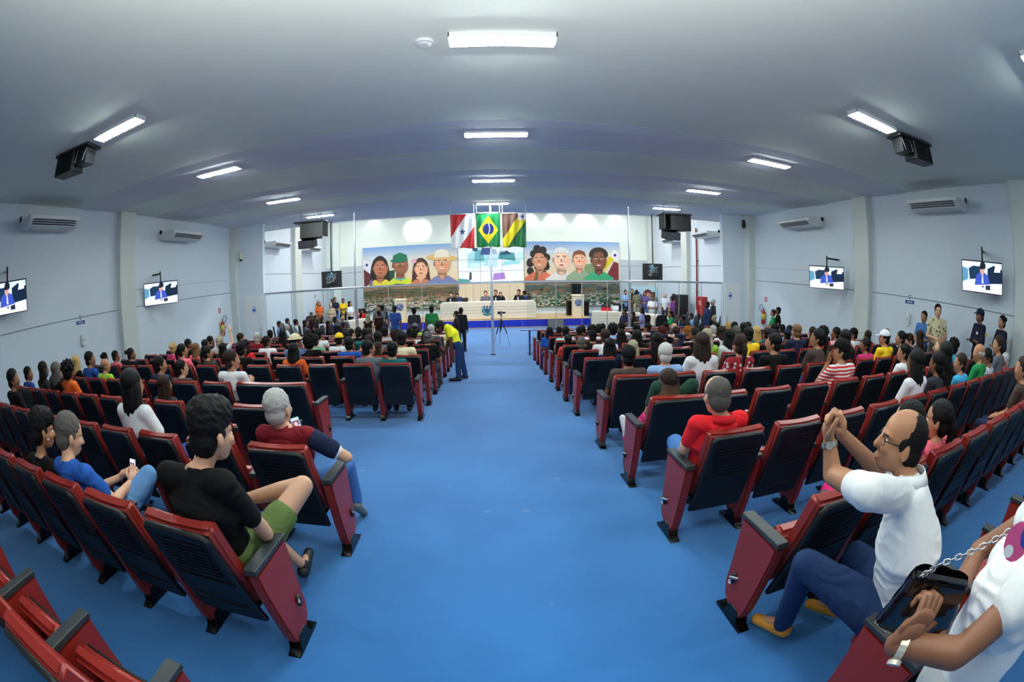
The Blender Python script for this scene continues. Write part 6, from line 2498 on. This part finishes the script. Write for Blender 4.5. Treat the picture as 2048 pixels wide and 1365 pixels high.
# seated beyond the glass (office chairs) and behind the desks
SEATED2 = """562 648 short black light_blue tan -60 pit
577 654 short white white light -60 pit
578 642 short black black tan -50 pit
595 644 short black white brown -55 pit
614 646 long brown grey tan -60 pit,f
624 630 short black brown brown -140 pit
634 636 short black black brown -120 pit
648 640 long black white tan -110 pit,f
660 648 long black black brown -80 pit,f
674 640 short black royal_blue brown -90 pit
686 634 short brown grey light -140 pit
689 650 short black black brown -30 pit
724 622 short black red tan 90 pit
718 622 short brown pink tan 60 pit
1212 610 short black red dark 165 pit
1228 606 short grey white dark 130 pit
1246 624 short black navy brown 110 pit
1262 630 long black black tan 100 pit,f
1338 628 short black green tan 80 pit
1352 634 short brown light_blue tan 60 pit
1362 640 short black navy brown 60 pit
1379 632 short black light_blue brown 80 pit
1394 638 short black white tan 80 pit
1425 645 long blond black light 60 pit,f
902 590 short black dark_suit light 178 stage
914 592 short black blue_suit tan 175 stage
971 587 short black grey light 180 stage
991 585 short black dark_suit tan 175 stage
1001 589 short black dark_suit light 182 stage
1036 584 short black dark_suit tan 150 stage
1046 586 short black royal_blue tan 60 stage"""


def office_chair(label, x, y, z, rz, col):
    t = thing('office_chair', label, 'chair', (x, y, z), rz, 'swivel office chairs')
    if 'oc' not in PROTO:
        g = G().box((-.25, -.24, .41), (.25, .24, .5))
        a = auto_smooth(g.mesh(bevel=.03, seg=2))
        g = G().prism([(-.24, -.3, .52), (-.26, -.36, 1.0), (-.2, -.38, 1.12), (.2, -.38, 1.12), (.26, -.36, 1.0), (.24, -.3, .52)], (0, .08, .01))
        b_ = auto_smooth(g.mesh(bevel=.02, seg=2))
        g = G().cyl((0, 0, .1), (0, 0, .42), .03, n=8)
        for k in range(5): g.cap((0, 0, .09), (.27 * math.cos(k * 1.257), .27 * math.sin(k * 1.257), .05), .02, .015, n=6, hemi=2)
        g.box((-.03, -.32, .4), (.03, -.1, .44)).box((-.03, -.36, .4), (.03, -.3, .6))
        c_ = g.mesh(smooth=False)
        d_, e_ = (G().tube([(s_ * .27, -.2, .68), (s_ * .28, .1, .68), (s_ * .27, .12, .46), (s_ * .22, .1, .44)], .018, 6).mesh(smooth=True) for s_ in (-1, 1))
        for me in (a, b_, c_, d_, e_): me.materials.append(None)
        PROTO['oc'] = (a, b_, c_, d_, e_)
    for nm, me, mt in zip(('seat', 'backrest', 'base', 'armrest', 'armrest'), PROTO['oc'], (col, col, M_BLACKM, M_BLACK, M_BLACK)):
        o = bpy.data.objects.new(nm, me)
        C.objects.link(o)
        o.parent = t
        o.material_slots[0].link = 'OBJECT'
        o.material_slots[0].material = mt
    return t


def seated_beyond():
    leather = mat('office_leather', (24, 27, 36), .4)
    bluec = mat('blue_chair_fabric', (30, 60, 120), .7)
    ln_ = 0
    for i, ln in enumerate(SEATED2.strip().splitlines()):
        q = ln.split()
        px, py = float(q[0]), float(q[1])
        opt = q[7].split(',')
        fz = ZS if opt[0] == 'stage' else ZP
        if opt[0] == 'stage':
            y = 23.45
        else:
            p = atz(px, py, fz + 1.2)
            y = max(min(p.y, 24.0), YP + .75)
            if 1200 < px < 1235: y = 22.0
        p, s = free_spot(px, py, y, *((23.3, 24.6) if opt[0] == 'stage' else (YP + .7, 24.3 if abs(p.x) > 5.6 else 21.6)), 1.2, .27, fz)
        y = p.y
        if not .8 < s < 1.25: print('SEAT2', px, py, round(s, 2), [round(a, 2) for a in p])
        s = min(max(s, .88), 1.12)
        d = desc(q[2], q[3], q[4].replace('_', ' '), 'f' in opt, None, None)
        place = 'behind stage desk' if opt[0] == 'stage' else ('in left pit' if px < 900 else 'in right pit')
        order = sorted(float(l_.split()[0]) for l_ in SEATED2.strip().splitlines() if (l_.split()[7].startswith('stage')) == (opt[0] == 'stage') and (opt[0] == 'stage' or (float(l_.split()[0]) < 900) == (px < 900)))
        rank = order.index(px)
        Mm = proto('sit', 'lap', q[2], 0, 'f' in opt, 'long' if 'suit' in q[4] else 'short', None)
        rz = R(float(q[6]))
        assemble('person seated %s, %s from the left: %s' % (place, NTH[rank], d), Mm, (p.x, y, fz + .0), rz, s, q[5], q[3], q[4].replace('_', ' '), 'navy', group='people seated beyond the glass')
        zone = 'at the stage desk' if opt[0] == 'stage' else 'in the left pit' if px < 900 else 'in the right pit'
        order = sorted(float(l_.split()[0]) for l_ in SEATED2.strip().splitlines() if (l_.split()[7].startswith('stage')) == (opt[0] == 'stage') and (opt[0] == 'stage' or (float(l_.split()[0]) < 900) == (px < 900)))
        office_chair('occupied %s office chair %s, %s from the left' % ('blue' if opt[0] == 'stage' and i % 2 else 'black leather', zone, NTH[order.index(px)]),
                     p.x, y, fz, rz, bluec if opt[0] == 'stage' and i % 2 else leather)
    for k, (lab, x, y, rz) in enumerate((('empty black office chair in the pit, farthest left', -8.2, 17.0, -50), ('empty black office chair behind the left curved desk', -7.2, 18.2, -85), ('empty black high-back chair beside the left steel post', -5.6, 16.4, -20),
                                         ('empty black office chair beside the right steel post', 5.9, 16.3, 20), ('empty black office chair between right post and lilac dress', 6.6, 16.2, 10), ('empty black office chair near the red hose cabinet', 8.2, 17.4, 60), ('empty black office chair in the right pit by the wall', 8.9, 16.6, 50))):
        office_chair(lab, x, y, ZP, R(rz), leather)


near_people()
seat_people()
standing_people()
seated_beyond()
for (side, r), L in SEATS.items():
    for i in range(len(L)):
        x, y = L[i][0], ROWS[r]
        if r == 12 and (i > 5 if side < 0 else i > 4): continue      # outside the frame
        if (r == 11 and i > 10) or (r <= 1 and i > 10 and not OCC.get((side, r, i))): continue
        place_seat(side, r, i)


def islands(me):
    par = list(range(len(me.vertices)))
    def find(a):
        while par[a] != a:
            par[a] = par[par[a]]
            a = par[a]
        return a
    for e in me.edges:
        a, b_ = find(e.vertices[0]), find(e.vertices[1])
        if a != b_: par[a] = b_
    return [find(k) for k in range(len(me.vertices))]


def split_apart(o):
    """one object per separate piece"""
    me = o.data
    lab = islands(me)
    ids = sorted(set(lab))
    if len(ids) < 2: return
    for n, k in enumerate(ids):
        keep = [i for i, l_ in enumerate(lab) if l_ == k]
        new = {old: j for j, old in enumerate(keep)}
        m2 = bpy.data.meshes.new(me.name)
        m2.from_pydata([tuple(me.vertices[i].co) for i in keep], [], [[new[v] for v in p.vertices] for p in me.polygons if p.vertices[0] in new])
        for mt in me.materials: m2.materials.append(mt)
        m2.update()
        if n == 0: o.data = m2
        else:
            c = o.copy()
            c.data = m2
            C.objects.link(c)


APART = ('bracket', 'hanging_cord', 'hanging_chain', 'clamp', 'symbol', 'trim_7', 'pictogram', 'groove')
STUFF = ('emblem_inlay', 'louvre', 'outlet_grille', 'cables', 'grille', 'bezel_grid', 'mounting_frame', 'armrests', 'base', 'glasses', 'chain_strap', 'valve', 'emblem', 'frame', 'bezel')
for o in list(C.objects):
    if o.type != 'MESH' or not o.parent: continue
    b_ = o.name.split('.')[0]
    if b_ in APART: split_apart(o)
    elif b_ in STUFF and o.data.users == 1 and len(set(islands(o.data))) > 1: o['kind'] = 'stuff'
bpy.data.scenes.remove(_tmp)
print('objects', len(bpy.data.objects), 'tris', sum(len(o.data.polygons) for o in bpy.data.objects if o.type == 'MESH' and o.data.users >= 1) , 'unique faces', sum(len(m.polygons) for m in bpy.data.meshes if m.users))
